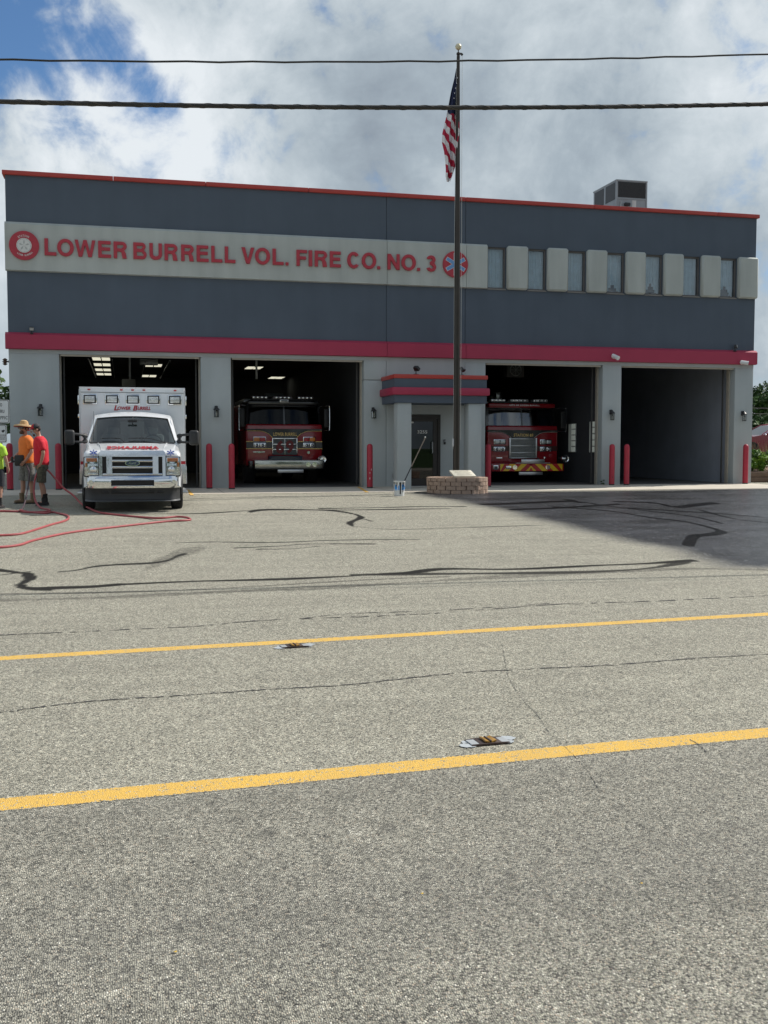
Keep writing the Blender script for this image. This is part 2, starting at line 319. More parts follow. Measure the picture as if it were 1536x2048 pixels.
def asphalt(name, yellow=False, dark=1., wetattr=True):
    m = bpy.data.materials.new(name); m.use_nodes = True; t = m.node_tree; l = t.links; b = t.nodes['Principled BSDF']
    g = nd(t, 'ShaderNodeNewGeometry'); P_ = g.outputs['Position']
    def vor(sc, feat='F1', out_='Color', off=(0,0,0), scx=1., scy=.5):
        mp = nd(t, 'ShaderNodeMapping'); l.new(P_, mp.inputs[0]); mp.inputs['Location'].default_value = off; mp.inputs['Scale'].default_value = (scx, scy, 1)
        # stones are jittered by a little noise so cells do not read as a grid
        v = nd(t, 'ShaderNodeTexVoronoi'); v.voronoi_dimensions = '2D'; v.feature = feat; l.new(mp.outputs[0], v.inputs['Vector']); v.inputs['Scale'].default_value = sc; v.inputs['Randomness'].default_value = 1
        return v
    def nz(sc, det=5, ro=.6, off=(0,0,0), scl=(1,1,1)):
        mp = nd(t, 'ShaderNodeMapping'); l.new(P_, mp.inputs[0]); mp.inputs['Location'].default_value = off; mp.inputs['Scale'].default_value = scl
        n = nd(t, 'ShaderNodeTexNoise'); l.new(mp.outputs[0], n.inputs['Vector']); n.inputs['Scale'].default_value = sc; n.inputs['Detail'].default_value = det; n.inputs['Roughness'].default_value = ro
        return n.outputs[0]
    X = lambda op, a, b_=None, c=None, clamp=False: mt(op, a, b_, c, clamp, t, l)
    def rng_(v, a, b_, c, d, sm=False):
        r = nd(t, 'ShaderNodeMapRange', interpolation_type='SMOOTHSTEP' if sm else 'LINEAR'); l.new(v, r.inputs[0])
        for i, q in enumerate((a, b_, c, d)): r.inputs[i+1].default_value = q
        return r.outputs[0]
    def mixc(f, a, b_, mode='MIX'):
        n = nd(t, 'ShaderNodeMix', data_type='RGBA', blend_type=mode)
        for i, v in ((0, f), (6, a), (7, b_)):
            if hasattr(v, 'is_linked'): l.new(v, n.inputs[i])
            else: n.inputs[i].default_value = v if i == 0 else (*v, 1)
        return n.outputs[2]
    v1 = vor(160, scy=.62); v2 = vor(250, off=(3, 1, 0)); v3 = vor(75, off=(5, 2, 0), scy=.35); v5 = vor(30, off=(1, 7, 0), scy=.3)
    s1 = nd(t, 'ShaderNodeSeparateColor'); l.new(v1.outputs['Color'], s1.inputs[0])
    s2 = nd(t, 'ShaderNodeSeparateColor'); l.new(v2.outputs['Color'], s2.inputs[0])
    s3 = nd(t, 'ShaderNodeSeparateColor'); l.new(v3.outputs['Color'], s3.inputs[0])
    ramp = nd(t, 'ShaderNodeValToRGB'); l.new(s1.outputs[0], ramp.inputs[0]); e = ramp.color_ramp.elements
    e[0].position = 0; e[0].color = (.060, .058, .050, 1); e[1].position = 1; e[1].color = (.93, .90, .755, 1)
    for p, c in ((.22, (.17, .163, .132)), (.42, (.325, .31, .245)), (.66, (.465, .445, .355)), (.86, (.61, .58, .465)), (.93, (.46, .38, .28))): k = e.new(p); k.color = (*c, 1)
    ramp2 = nd(t, 'ShaderNodeValToRGB'); l.new(s2.outputs[1], ramp2.inputs[0]); e = ramp2.color_ramp.elements
    e[0].position = .1; e[0].color = (.10, .098, .085, 1); e[1].position = .95; e[1].color = (.60, .575, .475, 1)
    gap = rng_(v1.outputs['Distance'], .34, .66, 0, 1, True)
    col = mixc(gap, ramp.outputs[0], mixc(.35, ramp2.outputs[0], (.04, .04, .037)))
    # coarser clusters keep the grain visible far off
    s5 = nd(t, 'ShaderNodeSeparateColor'); l.new(v5.outputs['Color'], s5.inputs[0])
    far = X('ADD', X('ADD', rng_(s3.outputs[0], 0, 1, -.13, .13), rng_(s5.outputs[0], 0, 1, -.07, .07)), rng_(nz(14, 6, .75), .3, .7, -.05, .05))
    big = X('ADD', rng_(nz(.9, 5, .6), .3, .7, -.06, .06), rng_(nz(2.2, 4, .6, (4, 4, 0), (.18, 1.5, 1)), .3, .7, -.09, .09))
    fac = X('MULTIPLY', X('ADD', X('ADD', 1.0, far), big), dark)
    sc = nd(t, 'ShaderNodeVectorMath', operation='SCALE'); l.new(col, sc.inputs[0]); l.new(fac, sc.inputs['Scale']); col = sc.outputs[0]
    sp = nd(t, 'ShaderNodeSeparateXYZ'); l.new(P_, sp.inputs[0])
    # the near lane, this side of the first yellow line, is an older and darker mat
    lane = X('SUBTRACT', sp.outputs[1], X('MULTIPLY', sp.outputs[0], .064))
    lmask = rng_(X('ADD', lane, X('MULTIPLY', nz(8, 3), .04)), -25.62, -25.66, 0, 1, True)
    col = mixc(lmask, col, mixc(1., col, (.80, .80, .82), 'MULTIPLY'))
    trk = rng_(X('ABSOLUTE', X('ADD', lane, 27.05)), .0, .75, 1, 0, True)
    col = mixc(X('MULTIPLY', trk, .14), col, (.10, .10, .10))
    for sx_, sy_, sr_ in ((.53, -26.23, .05), (1.33, -26.86, .035), (1.02, -26.30, .05), (2.4, -26.6, .04), (.1, -24.9, .03)):
        dx_ = X('SUBTRACT', sp.outputs[0], sx_); dy_ = X('MULTIPLY', X('SUBTRACT', sp.outputs[1], sy_), .6)
        dd_ = X('ADD', X('SQRT', X('ADD', X('MULTIPLY', dx_, dx_), X('MULTIPLY', dy_, dy_))), X('MULTIPLY', X('SUBTRACT', nz(35, 4), .5), sr_*1.6))
        col = mixc(rng_(dd_, sr_*.3, sr_, .34, 0, True), col, (.04, .04, .04))
    h = X('ADD', X('MULTIPLY', rng_(v1.outputs['Distance'], 0, .6, 1, 0), .8), X('MULTIPLY', s1.outputs[1], .5))
    rough = .88
    if yellow:
        wear = X('ADD', X('MULTIPLY', s1.outputs[2], .60), X('MULTIPLY', nz(9, 6, .8), .82))
        edge = nd(t, 'ShaderNodeAttribute', attribute_name='edge').outputs['Fac']
        k = rng_(X('ADD', wear, X('MULTIPLY', edge, .8)), .92, 1.0, 1, 0, True)
        yc = mixc(rng_(nz(60, 4), .3, .7, 0, 1), (.84, .53, .11), (.66, .41, .09))
        yc = mixc(rng_(nz(3, 4), .35, .7, 0, .35), yc, (.55, .36, .13))
        col = mixc(k, col, mixc(X('MULTIPLY', gap, .35), yc, (.40, .22, .04)))
    elif wetattr:
        A = lambda n: nd(t, 'ShaderNodeAttribute', attribute_name=n).outputs['Fac']
        jit = X('MULTIPLY', X('SUBTRACT', nz(9, 6, .7), .5), .9)
        w = A('wet'); wet_ = X('MULTIPLY', w, rng_(X('ADD', w, jit), .15, .55, 0, 1, True))
        se = rng_(X('ADD', A('seal'), X('MULTIPLY', jit, .55)), .0, 1.0, 0, 1)
        po = rng_(X('ADD', A('pool'), X('MULTIPLY', jit, .6)), .2, .7, 0, 1, True)
        col = mixc(X('MULTIPLY', rng_(wet_, 0, .85, 0, 1), .95), col, mixc(.6, (.022, .022, .024), col, 'MULTIPLY'))
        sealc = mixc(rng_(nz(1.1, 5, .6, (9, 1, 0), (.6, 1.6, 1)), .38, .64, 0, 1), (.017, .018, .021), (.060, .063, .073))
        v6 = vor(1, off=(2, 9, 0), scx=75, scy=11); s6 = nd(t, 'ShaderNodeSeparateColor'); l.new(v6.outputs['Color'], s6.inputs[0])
        glint = X('MULTIPLY', rng_(s6.outputs[0], .975, .99, 0, 1), rng_(v6.outputs['Distance'], .45, .5, 1, 0))  # sun sparkle on the sealcoat, put into the colour as pale cells
        sparkle_fleck = X('MAXIMUM', rng_(s1.outputs[0], .93, .99, 0, .10), X('MULTIPLY', glint, 1.0))
        col = mixc(se, col, mixc(sparkle_fleck, sealc, (.40, .42, .45)))
        col = mixc(po, col, (.008, .008, .009))
        r = nd(t, 'ShaderNodeMix', data_type='FLOAT'); l.new(se, r.inputs[0]); r.inputs[2].default_value = .88; r.inputs[3].default_value = .30
        rough = r.outputs[0]
    l.new(col, b.inputs['Base Color'])
    if hasattr(rough, 'is_linked'): l.new(rough, b.inputs['Roughness'])
    else: b.inputs['Roughness'].default_value = rough
    b.inputs['Specular IOR Level'].default_value = .35
    if wetattr and not yellow: l.new(rng_(X('MAXIMUM', wet_, po), 0, 1, .35, .06), b.inputs['Specular IOR Level'])
    bp = nd(t, 'ShaderNodeBump'); bp.inputs['Strength'].default_value = .9; bp.inputs['Distance'].default_value = .0045 if not yellow else .003
    l.new(h, bp.inputs['Height']); l.new(bp.outputs[0], b.inputs['Normal'])
    if wetattr and not yellow:
        b2 = nd(t, 'ShaderNodeBump'); l.new(X('MULTIPLY', se, 1.0), b2.inputs['Strength']); b2.inputs['Distance'].default_value = .02; l.new(X('ADD', s5.outputs[2], X('MULTIPLY', s3.outputs[2], .6)), b2.inputs['Height']); l.new(bp.outputs[0], b2.inputs['Normal']); l.new(b2.outputs[0], b.inputs['Normal'])
    return m
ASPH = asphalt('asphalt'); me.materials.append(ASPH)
YEL = asphalt('road_paint', yellow=True)
TAR = M('tar', (.035, .034, .033), .75, var=.3, scale=20, bump=.4, bscale=90, world=True)

# yellow road lines with a ragged edge
def road_line(name, a, b, w, label):
    a, b = Vector(a), Vector(b); d = (b-a).normalized(); nrm = Vector((-d.y, d.x)); Lh = 46
    c = (a+b)/2; v = []; f = []; ed = []
    st = np.concatenate([np.arange(-Lh, -6, 1.), np.arange(-6, 7, .012), np.arange(7, Lh, 1.)])
    for s in st:
        for k, o_ in enumerate((-1, -.86, .86, 1)):
            j = rng.normal(0, .0035) if k in (0, 3) else 0
            p = c+d*float(s)+nrm*(o_*w/2+j+.004*math.sin(s*1.7)); v.append((p.x, p.y, gz(p.y)+.0012)); ed.append(1. if k in (0, 3) else 0.)
    for i in range(len(st)-1):
        for k in range(3): f.append([i*4+k, i*4+4+k, i*4+5+k, i*4+1+k])
    me = bpy.data.meshes.new(name); me.from_pydata(v, [], f); me.materials.append(YEL)
    at = me.attributes.new('edge', 'FLOAT', 'POINT'); at.data.foreach_set('value', ed)
    o = bpy.data.objects.new(name, me); COL.objects.link(o); tag(o, kind='structure'); o['label'] = label
    return o
road_line('road_marking', (-.9, -22.28), (5.79, -21.76), .165, 'far yellow lane line across the road')
road_line('road_marking', (-.54, -25.63), (3.38, -25.38), .185, 'near wide yellow lane line across the road')

def ribbon(pts, w, z, m, mb, jit=.4, brk=0.):
    P_ = smooth_path([(a, b, 0) for a, b in pts], 14); n = len(P_); v = []; f = []
    for i, p in enumerate(P_):
        t = (P_[min(i+1, n-1)]-P_[max(i-1, 0)]).normalized(); nr = Vector((-t.y, t.x, 0)); ww = w*(1+jit*rng.normal())*.5
        q = p+nr*rng.normal(0, w*.35); ww = max(ww, w*.12)
        for s in (-1, 1): r_ = q+nr*ww*s; v.append((r_.x, r_.y, gz(r_.y)+z))
    for i in range(n-1):
        if brk and rng.random() < brk: continue
        f.append([2*i, 2*i+2, 2*i+3, 2*i+1])
    mb.add(v, f, m)
mb = MB()
for i, (pts, h) in enumerate(CRACKS): ribbon(pts, h*(.85 if i != 3 else .20), .003, TAR, mb, .5, .22 if i in (0, 1) else .05)
tag(mb.build('pavement_crack', recalc=False), kind='structure')

# concrete apron along the doors, the interior slab and the kerb side
CONC = M('concrete', (.56, .51, .43), .85, var=.14, scale=1.4, bump=.35, bscale=70, world=True, fine=.3)
mb = MB()
def apron_y(x): return -2.95-.05*math.sin(x*.7)
vx = np.concatenate([np.arange(-3.2, 19.7, .3)]); v = []; f = []
for x in vx:
    for y in (apron_y(x)+rng.normal(0, .012), -1.5, -.3, .0): v.append((x, y, gz(y)+.006))
for i in range(len(vx)-1):
    for k in range(3): f.append([i*4+k, i*4+4+k, i*4+5+k, i*4+1+k])
mb.add(v, f, CONC)
for x in (2.5, 7.0, 10.5, 14.7): [mb.add([(x-.006, a_, gz(a_)+.009), (x+.006, a_, gz(a_)+.009), (x+.006, a_+.5, gz(a_+.5)+.009), (x-.006, a_+.5, gz(a_+.5)+.009)], [[0, 1, 2, 3]], TAR) for a_ in np.arange(-2.8, -.5, .5)]
tag(mb.build('concrete_apron', recalc=False), kind='structure')
YP = M('stall_paint', (.70, .42, .10), .7, var=.3, scale=14, world=True)
mb = MB()
for a, b in (((1.66, -1.0), (1.63, -3.6)), ((6.62, -.2), (6.24, -3.0))):
    a, b = Vector(a), Vector(b); n_ = 14
    v = []; 
    for i in range(n_+1):
        p = a.lerp(b, i/n_)
        for s in (-.045, .045): v.append((p.x+s, p.y, gz(p.y)+.011))
    mb.add(v, [[2*i, 2*i+1, 2*i+3, 2*i+2] for i in range(n_)], YP)
tag(mb.build('bay_marking', recalc=False), kind='structure')
# grass across the road, behind the camera: it is what the glass and the chrome mirror
GRASS = M('grass', (.040, .085, .018), .9, var=.35, scale=.8, bump=.8, bscale=40, world=True, fine=.4)
mb = MB(); mb.grid(lambda a, b: (a, b, .03+max(0, (-38-b))*.03), list(np.linspace(-90, 90, 19)), [-36, -38, -44, -52, -64, -80], GRASS)
tag(mb.build('lawn', recalc=False), kind='structure')
mb = MB(); mb.grid(lambda a, b: (a, b, .16), [-90, 90], [-36, -34.6], CONC)
mb.bb(-90, 90, -34.6, -34.45, -.1, .15, CONC); tag(mb.build('far_pavement', recalc=False), kind='structure')

# ------------------------------------------------------------------ fire station
WD = M('render_dark', (.083, .105, .138), .85, var=.15, scale=.6, bump=.35, bscale=120, streak=.35, fine=.18)
WL = M('render_light', (.40, .435, .44), .85, var=.12, scale=.9, bump=.35, bscale=110, streak=.5, fine=.2)
WB = M('render_band', (.43, .455, .435), .85, var=.17, scale=1.1, bump=.4, bscale=90, streak=.75, fine=.2)
RB = M('band_red', (.37, .030, .075), .6, var=.08, scale=1.2, bump=.15, streak=.4)
RC = M('coping_red', (.42, .045, .035), .45, var=.08, scale=1.5)
BLK = M('black_metal', (.018, .018, .02), .45, var=.2)
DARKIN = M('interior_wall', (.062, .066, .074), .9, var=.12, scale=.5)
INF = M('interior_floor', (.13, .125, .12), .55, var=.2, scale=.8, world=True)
BRZ = M('bronze_frame', (.030, .026, .024), .4, var=.1)
BEIGE = M('door_trim', (.40, .36, .30), .6)
STEEL = M('galvanised', (.42, .43, .44), .45, metal=.6, var=.12, scale=5)
TRK = M('track_dark', (.06, .06, .06), .6)
R0 = Vector((8.3, 0, .36))
st = empty('fire_station', R0, 'two storey dark grey fire station with maroon bands and four open truck bays', 'building')
B = lambda mb, name, par=None, **k: mb.build(name, par or st, loc=(-R0 if par is None else (0, 0, 0)), **k)
OPN = [(-1.70, 2.12), (2.96, 6.83), (10.57, 14.39), (15.02, 18.97)]
TOP = 4.06
mb = MB()      # lower storey piers, light render
for a, b in ((-3.0, -1.70), (2.12, 2.96)): mb.bb(a, b, 0, .45, .25, TOP, WL, .012)
mb.bb(6.83, 7.495, 0, .45, .25, 3.485, WL, .008); mb.bb(6.83, 7.495, 0, .45, 3.50, TOP, WL, .008)
mb.bb(7.505, 8.0, 0, .45, .25, TOP, WL); mb.bb(9.16, 9.92, 0, .45, .25, TOP, WL); mb.bb(9.93, 10.57, 0, .45, .25, TOP, WL, .008)
mb.bb(8.0, 9.16, 0, .45, 2.5, TOP, WL)
for a, b in ((14.39, 15.02), (18.97, 19.62)): mb.bb(a, b, 0, .45, .25, TOP, WL, .012)
mb.bb(-3.0, 19.62, .002, .45, TOP, 4.18, WL)
B(mb, 'lower_wall')
mb = MB()
ZT = 8.80; w0, wp, ww = 10.60, 1.292, .585; WZ0, WZ1 = 6.27, 7.50
for a, b in ((-3.0, 7.493), (7.507, 9.913)): mb.bb(a, b, 0, .4, 4.18, ZT, WD)
mb.bb(9.927, 19.62, 0, .4, 4.18, WZ0, WD); mb.bb(9.927, 19.62, 0, .4, WZ1, ZT, WD)
mb.bb(9.927, w0, 0, .4, WZ0, WZ1, WD)
for k in range(7):
    a = w0+wp*k+ww; mb.bb(a, a+wp-ww if k < 6 else 19.62, 0, .4, WZ0, WZ1, WD)
for x in (7.5, 9.92): mb.bb(x-.03, x+.03, .03, .39, .4, ZT, BLK)
B(mb, 'upper_wall')
mb = MB()
for a, b in ((-3.03, 7.495), (7.505, 9.915), (9.925, 10.58)):
    mb.prism([(0, 6.25), (-.10, 6.27), (-.10, 7.49), (-.03, 7.555), (0, 7.555)], a, b, WB, 'YZ')
B(mb, 'sign_band')
for k in range(7):
    a = w0+wp*k+ww+.02; b = a+wp-ww-.04 if k < 6 else 19.66
    mb = MB(); mb.box(((a+b)/2, -.03, (WZ0+WZ1)/2+.015), (b-a, .20, WZ1-WZ0+.06), WB, .05, seg=1); B(mb, 'wall_panel')
mb = MB()
for a, b in ((-3.07, 7.495), (7.505, 9.915), (9.925, 19.68)): mb.prism([(0, 4.165), (-.12, 4.18), (-.12, 4.555), (-.02, 4.62), (0, 4.62)], a, b, RB, 'YZ')
B(mb, 'red_band')
mb = MB()
for a, b in ((-3.07, -.2), (-.19, 2.3), (2.31, 5.2), (5.21, 9.9), (9.91, 14.0), (14.01, 18.2), (18.21, 19.69)): mb.bb(a, b, -.07, .5, 8.79, 8.905, RC, .012)
B(mb, 'coping')
mb = MB()      # sides, back and roof
mb.bb(-3.0, -2.75, .45, 18, .2, 8.79, WL); mb.bb(19.37, 19.62, .45, 18, .2, 8.79, WL); mb.bb(-2.75, 19.37, 17.75, 18, .2, 8.79, WL)
B(mb, 'outer_wall')
mb = MB(); mb.bb(-2.75, 19.37, .4, 17.75, 8.30, 8.42, M('roofing', (.25, .25, .25), .9)); B(mb, 'roof')
mb = MB()
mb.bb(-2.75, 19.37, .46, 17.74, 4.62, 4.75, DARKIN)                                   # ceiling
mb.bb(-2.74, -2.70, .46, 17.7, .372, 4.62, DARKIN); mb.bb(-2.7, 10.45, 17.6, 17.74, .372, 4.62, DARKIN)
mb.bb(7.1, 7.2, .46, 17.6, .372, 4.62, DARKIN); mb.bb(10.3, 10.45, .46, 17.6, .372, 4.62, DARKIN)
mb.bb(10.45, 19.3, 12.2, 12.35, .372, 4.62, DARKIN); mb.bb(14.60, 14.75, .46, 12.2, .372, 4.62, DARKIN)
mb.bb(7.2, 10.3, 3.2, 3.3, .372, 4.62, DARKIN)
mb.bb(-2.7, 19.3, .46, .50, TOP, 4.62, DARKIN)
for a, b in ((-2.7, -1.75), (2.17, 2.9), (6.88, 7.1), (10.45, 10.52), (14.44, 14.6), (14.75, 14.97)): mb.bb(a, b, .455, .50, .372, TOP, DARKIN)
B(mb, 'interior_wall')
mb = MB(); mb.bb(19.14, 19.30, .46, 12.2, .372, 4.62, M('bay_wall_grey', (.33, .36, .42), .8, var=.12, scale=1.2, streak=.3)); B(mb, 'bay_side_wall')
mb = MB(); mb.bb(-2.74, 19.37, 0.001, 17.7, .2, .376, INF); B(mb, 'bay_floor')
for a, b in OPN:
    mb = MB()
    for x in (a+.02, b-.02): mb.bb(x-.02, x+.02, .30, .44, .37, TOP, BEIGE)
    mb.bb(a+.04, b-.04, .04, .10, TOP-.05, TOP-.002, BEIGE); B(mb, 'door_trim')
    for x in (a+.10, b-.10):
        mb = MB(); mb.bb(x-.02, x+.02, .53, .57, .38, 4.2, TRK); mb.tube([(x, .55, 4.2), (x, .7, 4.4), (x, 1.0, 4.48), (x, 4.6, 4.5)], .022, TRK, 6)
        B(mb, 'door_track')
mb = MB()
for x in (-1.1, -.35, .72, 1.5): mb.bb(x-.015, x+.015, 5.5, 15, 4.36, 4.40, STEEL)
mb.bb(.18, .24, 5.6, 5.66, 3.75, 4.6, STEEL); mb.bb(4.1, 4.16, 3.6, 3.66, 3.7, 4.6, STEEL)
B(mb, 'ceiling_rail')
mb = MB(); mb.bb(.55, 1.15, 6.5, 6.8, 4.3, 4.5, STEEL, .02); B(mb, 'door_opener'); mb = MB(); mb.bb(-.05, .42, 8.0, 8.3, 3.55, 3.9, M('door_opener', (.34, .36, .36), .5), .03); B(mb, 'door_opener')
# windows upstairs
GLW = GL('window_glass', (.86, .90, .92), .0, wave=.10, ior=1.65, wscale=2.2)
CURT = M('curtain', (.66, .78, .84), .9, var=.10, scale=6)
FRM = M('window_frame', (.13, .12, .115), .5)
SILL = M('sill', (.22, .21, .20), .7)
for k in range(7):
    a = w0+wp*k; b = a+ww
    fr = MB(); t_ = .045
    fr.bb(a, a+t_, .05, .14, WZ0, WZ1, FRM); fr.bb(b-t_, b, .05, .14, WZ0, WZ1, FRM); fr.bb(a+t_, b-t_, .05, .14, WZ1-t_, WZ1, FRM); fr.bb(a+t_, b-t_, .05, .14, WZ0, WZ0+t_, FRM)
    w_ = B(fr, 'window')
    mb = MB(); mb.bb(a+t_, b-t_, .09, .10, WZ0+t_, WZ1-t_, GLW); mb.build('pane', w_)
    mb = MB(); ph = rng.random()*6; fq = (55, 40, 62, 46, 70, 58, 50)[k]
    sw = (0, .0, .0, .25, .3, 0, .35)[k]
    def cf(u, v, a=a, b=b, ph=ph, fq=fq):
        return (a+u*(b-a), .22+.022*math.sin(u*fq*.6+ph+.4*math.sin(v*3))+.012*math.sin(u*fq*1.7+ph*2), WZ0+v*(WZ1-WZ0))
    us = np.linspace(0, 1, 60)
    def sk(u, v, sw=sw, k=k): return sw and v < sw*(1-abs(u-.5)*2.4)
    mb.grid(cf, us, np.linspace(0, 1, 14), CURT, skip=sk); mb.build('curtain', w_, recalc=False)
    mb = MB(); mb.bb(a-.01, b+.01, -.03, .06, WZ0-.035, WZ0, SILL, .004); mb.build('sill', w_)
    mb = MB(); mb.bb(a, b, .36, .39, WZ0, WZ1, DARKIN); mb.build('dark_backing', w_)  # dark sheet standing in for the unlit room behind the curtain
# entrance canopy and its columns
mb = MB()
cx0, cx1, cy0 = 7.37, 10.09, -1.5
mb.bb(cx0, cx1, cy0, -.001, 2.78, 3.00, WD); mb.bb(cx0, cx1, cy0, -.001, 3.21, 3.46, WD)
mb.bb(cx0+.02, cx1-.02, cy0+.02, -.001, 3.0, 3.21, WD)
mb.box(((cx0+cx1)/2, (cy0-.01)/2-.035, 3.105), (cx1-cx0+.16, -cy0+.07, .215), RB, .04)
mb.bb(cx0-.025, cx1+.025, cy0-.025, -.001, 3.46, 3.575, RC, .012)
B(mb, 'entrance_canopy')
for a, b in ((7.46, 7.88), (9.56, 9.96)):
    mb = MB(); mb.bb(a, b, -1.46, -1.02, .25, 2.78, WL, .03); B(mb, 'column')
dm = MB(); dz0, dz1 = .38, 2.49; fx0, fx1 = 8.0, 9.16
dm.bb(fx0, fx0+.08, -.03, .10, dz0, dz1, BRZ); dm.bb(fx1-.08, fx1, -.03, .10, dz0, dz1, BRZ); dm.bb(fx0+.08, fx1-.08, -.03, .10, dz1-.09, dz1, BRZ)
dr = B(dm, 'entrance_door')
mb = MB(); mb.bb(fx0+.09, fx0+.19, -.01, .05, dz0, dz1-.1, BRZ); mb.bb(fx1-.22, fx1-.09, -.01, .05, dz0, dz1-.1, BRZ); mb.bb(fx0+.19, fx1-.22, -.01, .05, dz1-.20, dz1-.1, BRZ); mb.bb(fx0+.19, fx1-.22, -.01, .05, dz0, dz0+.22, BRZ)
mb.build('leaf_frame', dr)
mb = MB(); mb.bb(fx0+.19, fx1-.22, .015, .025, dz0+.22, dz1-.20, GL('door_glass', (.10, .11, .11), .0, ior=1.5)); mb.build('glass', dr)
mb = MB(); mb.tube([(8.90, -.02, 1.35), (8.90, -.09, 1.37), (8.90, -.09, 1.67), (8.90, -.02, 1.69)], .012, STEEL, 8); mb.build('handle', dr)
WHT = M('white_vinyl', (.75, .75, .72), .5)
text('door_number', '3255', .30, .095, WHT, dr, (8.60, -.012, 1.985), depth=.003, bold=.01)
text('door_lettering', 'NO SMOKING', .33, .022, WHT, dr, (8.52, -.012, 1.46), depth=.002) if False else None
mb = MB(); mb.box((8.29, .008, 2.29), (.09, .006, .10), WHT); mb.build('sticker', dr)
mb = MB(); mb.bb(fx0, fx1, -.10, .02, .365, .383, STEEL); mb.build('threshold', dr)

def T(name, loc, label, cat, rz=0, group=None): return empty(name, loc, label, cat, rz, group)
# keypad and socket box
mb = MB(); mb.box((0, -.03, 0), (.055, .06, .14), BLK, .01); mb.box((0, -.062, .02), (.035, .01, .05), STEEL, .003)
tag(mb.build('keypad', loc=(9.29, 0, 1.69)), 'small black keypad on the grey wall beside the entrance door', 'keypad')
mb = MB(); mb.box((0, -.03, 0), (.10, .06, .13), M('box_grey', (.3, .32, .33), .5), .01); mb.cyl((0, -.03, -.06), (0, -.03, -.14), .012, STEEL)
tag(mb.build('socket_box', loc=(7.74, 0, .70)), 'small grey electrical box low on the wall behind the left porch column', 'socket box')

# bollards
BR = M('bollard_red', (.40, .022, .045), .45, var=.14, scale=9, bump=.1, bscale=40, fine=.15)
CHIP = M('chipped', (.20, .10, .10), .8)
bl = [(-3.0, -.3, 'red bollard at the left corner of the station behind the lime shirt', 0), (-1.74, -.35, 'red bollard on the left of the first bay, right of the man in red', 0), (2.30, -.4, 'red bollard against the grey pier right of the ambulance', 0),
      (2.89, -.75, 'red bollard at the left edge of the second bay, beside the dark engine', 0), (6.82, -.8, 'scuffed red bollard between the second bay and the entrance canopy', 1), (10.43, -.7, 'red bollard right behind the block planter by the third bay', 0),
      (14.57, -.35, 'red bollard with a dark chip on the pier between the two right bays', 2), (15.04, -.4, 'red bollard at the left edge of the empty fourth bay', 0), (19.25, -.25, 'red bollard on the far right pier next to the bushes', 0)]
for i, (x, y, lb, ch) in enumerate(bl):
    r = T('bollard', (x, y, gz(y)), lb, 'bollard', group='red steel bollards along the station front')
    mb = MB(); mb.lathe([(.085, -.1), (.085, 1.15), (.082, 1.20), (.066, 1.24), (.035, 1.263), (0, 1.27)], BR, 20); mb.build('post', r)
    mb = MB(); mb.lathe([(.086, .0), (.0875, .005), (.0875, .035), (.0865, .04)], BLK, 20); mb.build('base_ring', r)
    if ch:
        mb = MB(); rr = random.Random(i)
        for k in range(5 if ch == 1 else 2):
            an = rr.uniform(-1.9, -1.2); z = rr.uniform(.25, .6); h = rr.uniform(.02, .05)
            mb.add([(.0862*math.cos(an+d), .0862*math.sin(an+d), z+e) for d, e in ((-.12, 0), (0, -h), (.1, .01), (.02, h))], [[0, 1, 2, 3]], WHT if ch == 1 else BLK); mb.build('paint_chip', r, recalc=False); mb = MB()

# wall lanterns
LG = GL('lantern_glass', (.75, .75, .72), .1, ior=1.6)
def lantern():
    r = T('wall_lantern', (0, 0, 0), '', 'lantern', group='black wall lanterns on the station piers')
    mb = MB(); mb.box((0, -.012, .09), (.09, .024, .15), BLK, .01); mb.tube([(0, -.02, .12), (0, -.07, .16), (0, -.13, .13)], .012, BLK, 8); mb.build('bracket', r)
    mb = MB(); c = (0, -.13, 0); mb.lathe([(.095, .045), (.085, .065), (.055, .10), (.02, .125), (.008, .15), (0, .155)], BLK, 6, c); mb.build('cap', r)
    mb = MB(); mb.lathe([(.058, -.14), (.058, .045)], LG, 6, c); mb.build('glass', r)
    mb = MB()
    for k in range(6):
        a = k*PI/3; p = (.062*math.cos(a), -.13+.062*math.sin(a)); mb.cyl((*p, -.145), (*p, .05), .006, BLK, n=5)
    mb.lathe([(.07, -.16), (.07, -.14), (.05, -.135)], BLK, 6, c); mb.build('cage', r)
    mb = MB(); mb.cyl((0, -.13, -.135), (0, -.13, -.03), .016, WHT, .013, 8); mb.build('bulb', r)
    return r
l0 = lantern()
for i, (x, lb) in enumerate(((-2.2, 'black wall lantern on the far left pier above the two workers'), (2.54, 'black wall lantern on the pier between ambulance bay and second bay'), (7.10, 'black wall lantern left of the entrance canopy'),
                             (14.67, 'black wall lantern on the pier between the third and fourth bays'), (19.25, 'black wall lantern on the far right pier'))):
    o = l0 if i == 0 else copy_tree(l0); o.location = (x, 0, 2.53); o['label'] = lb
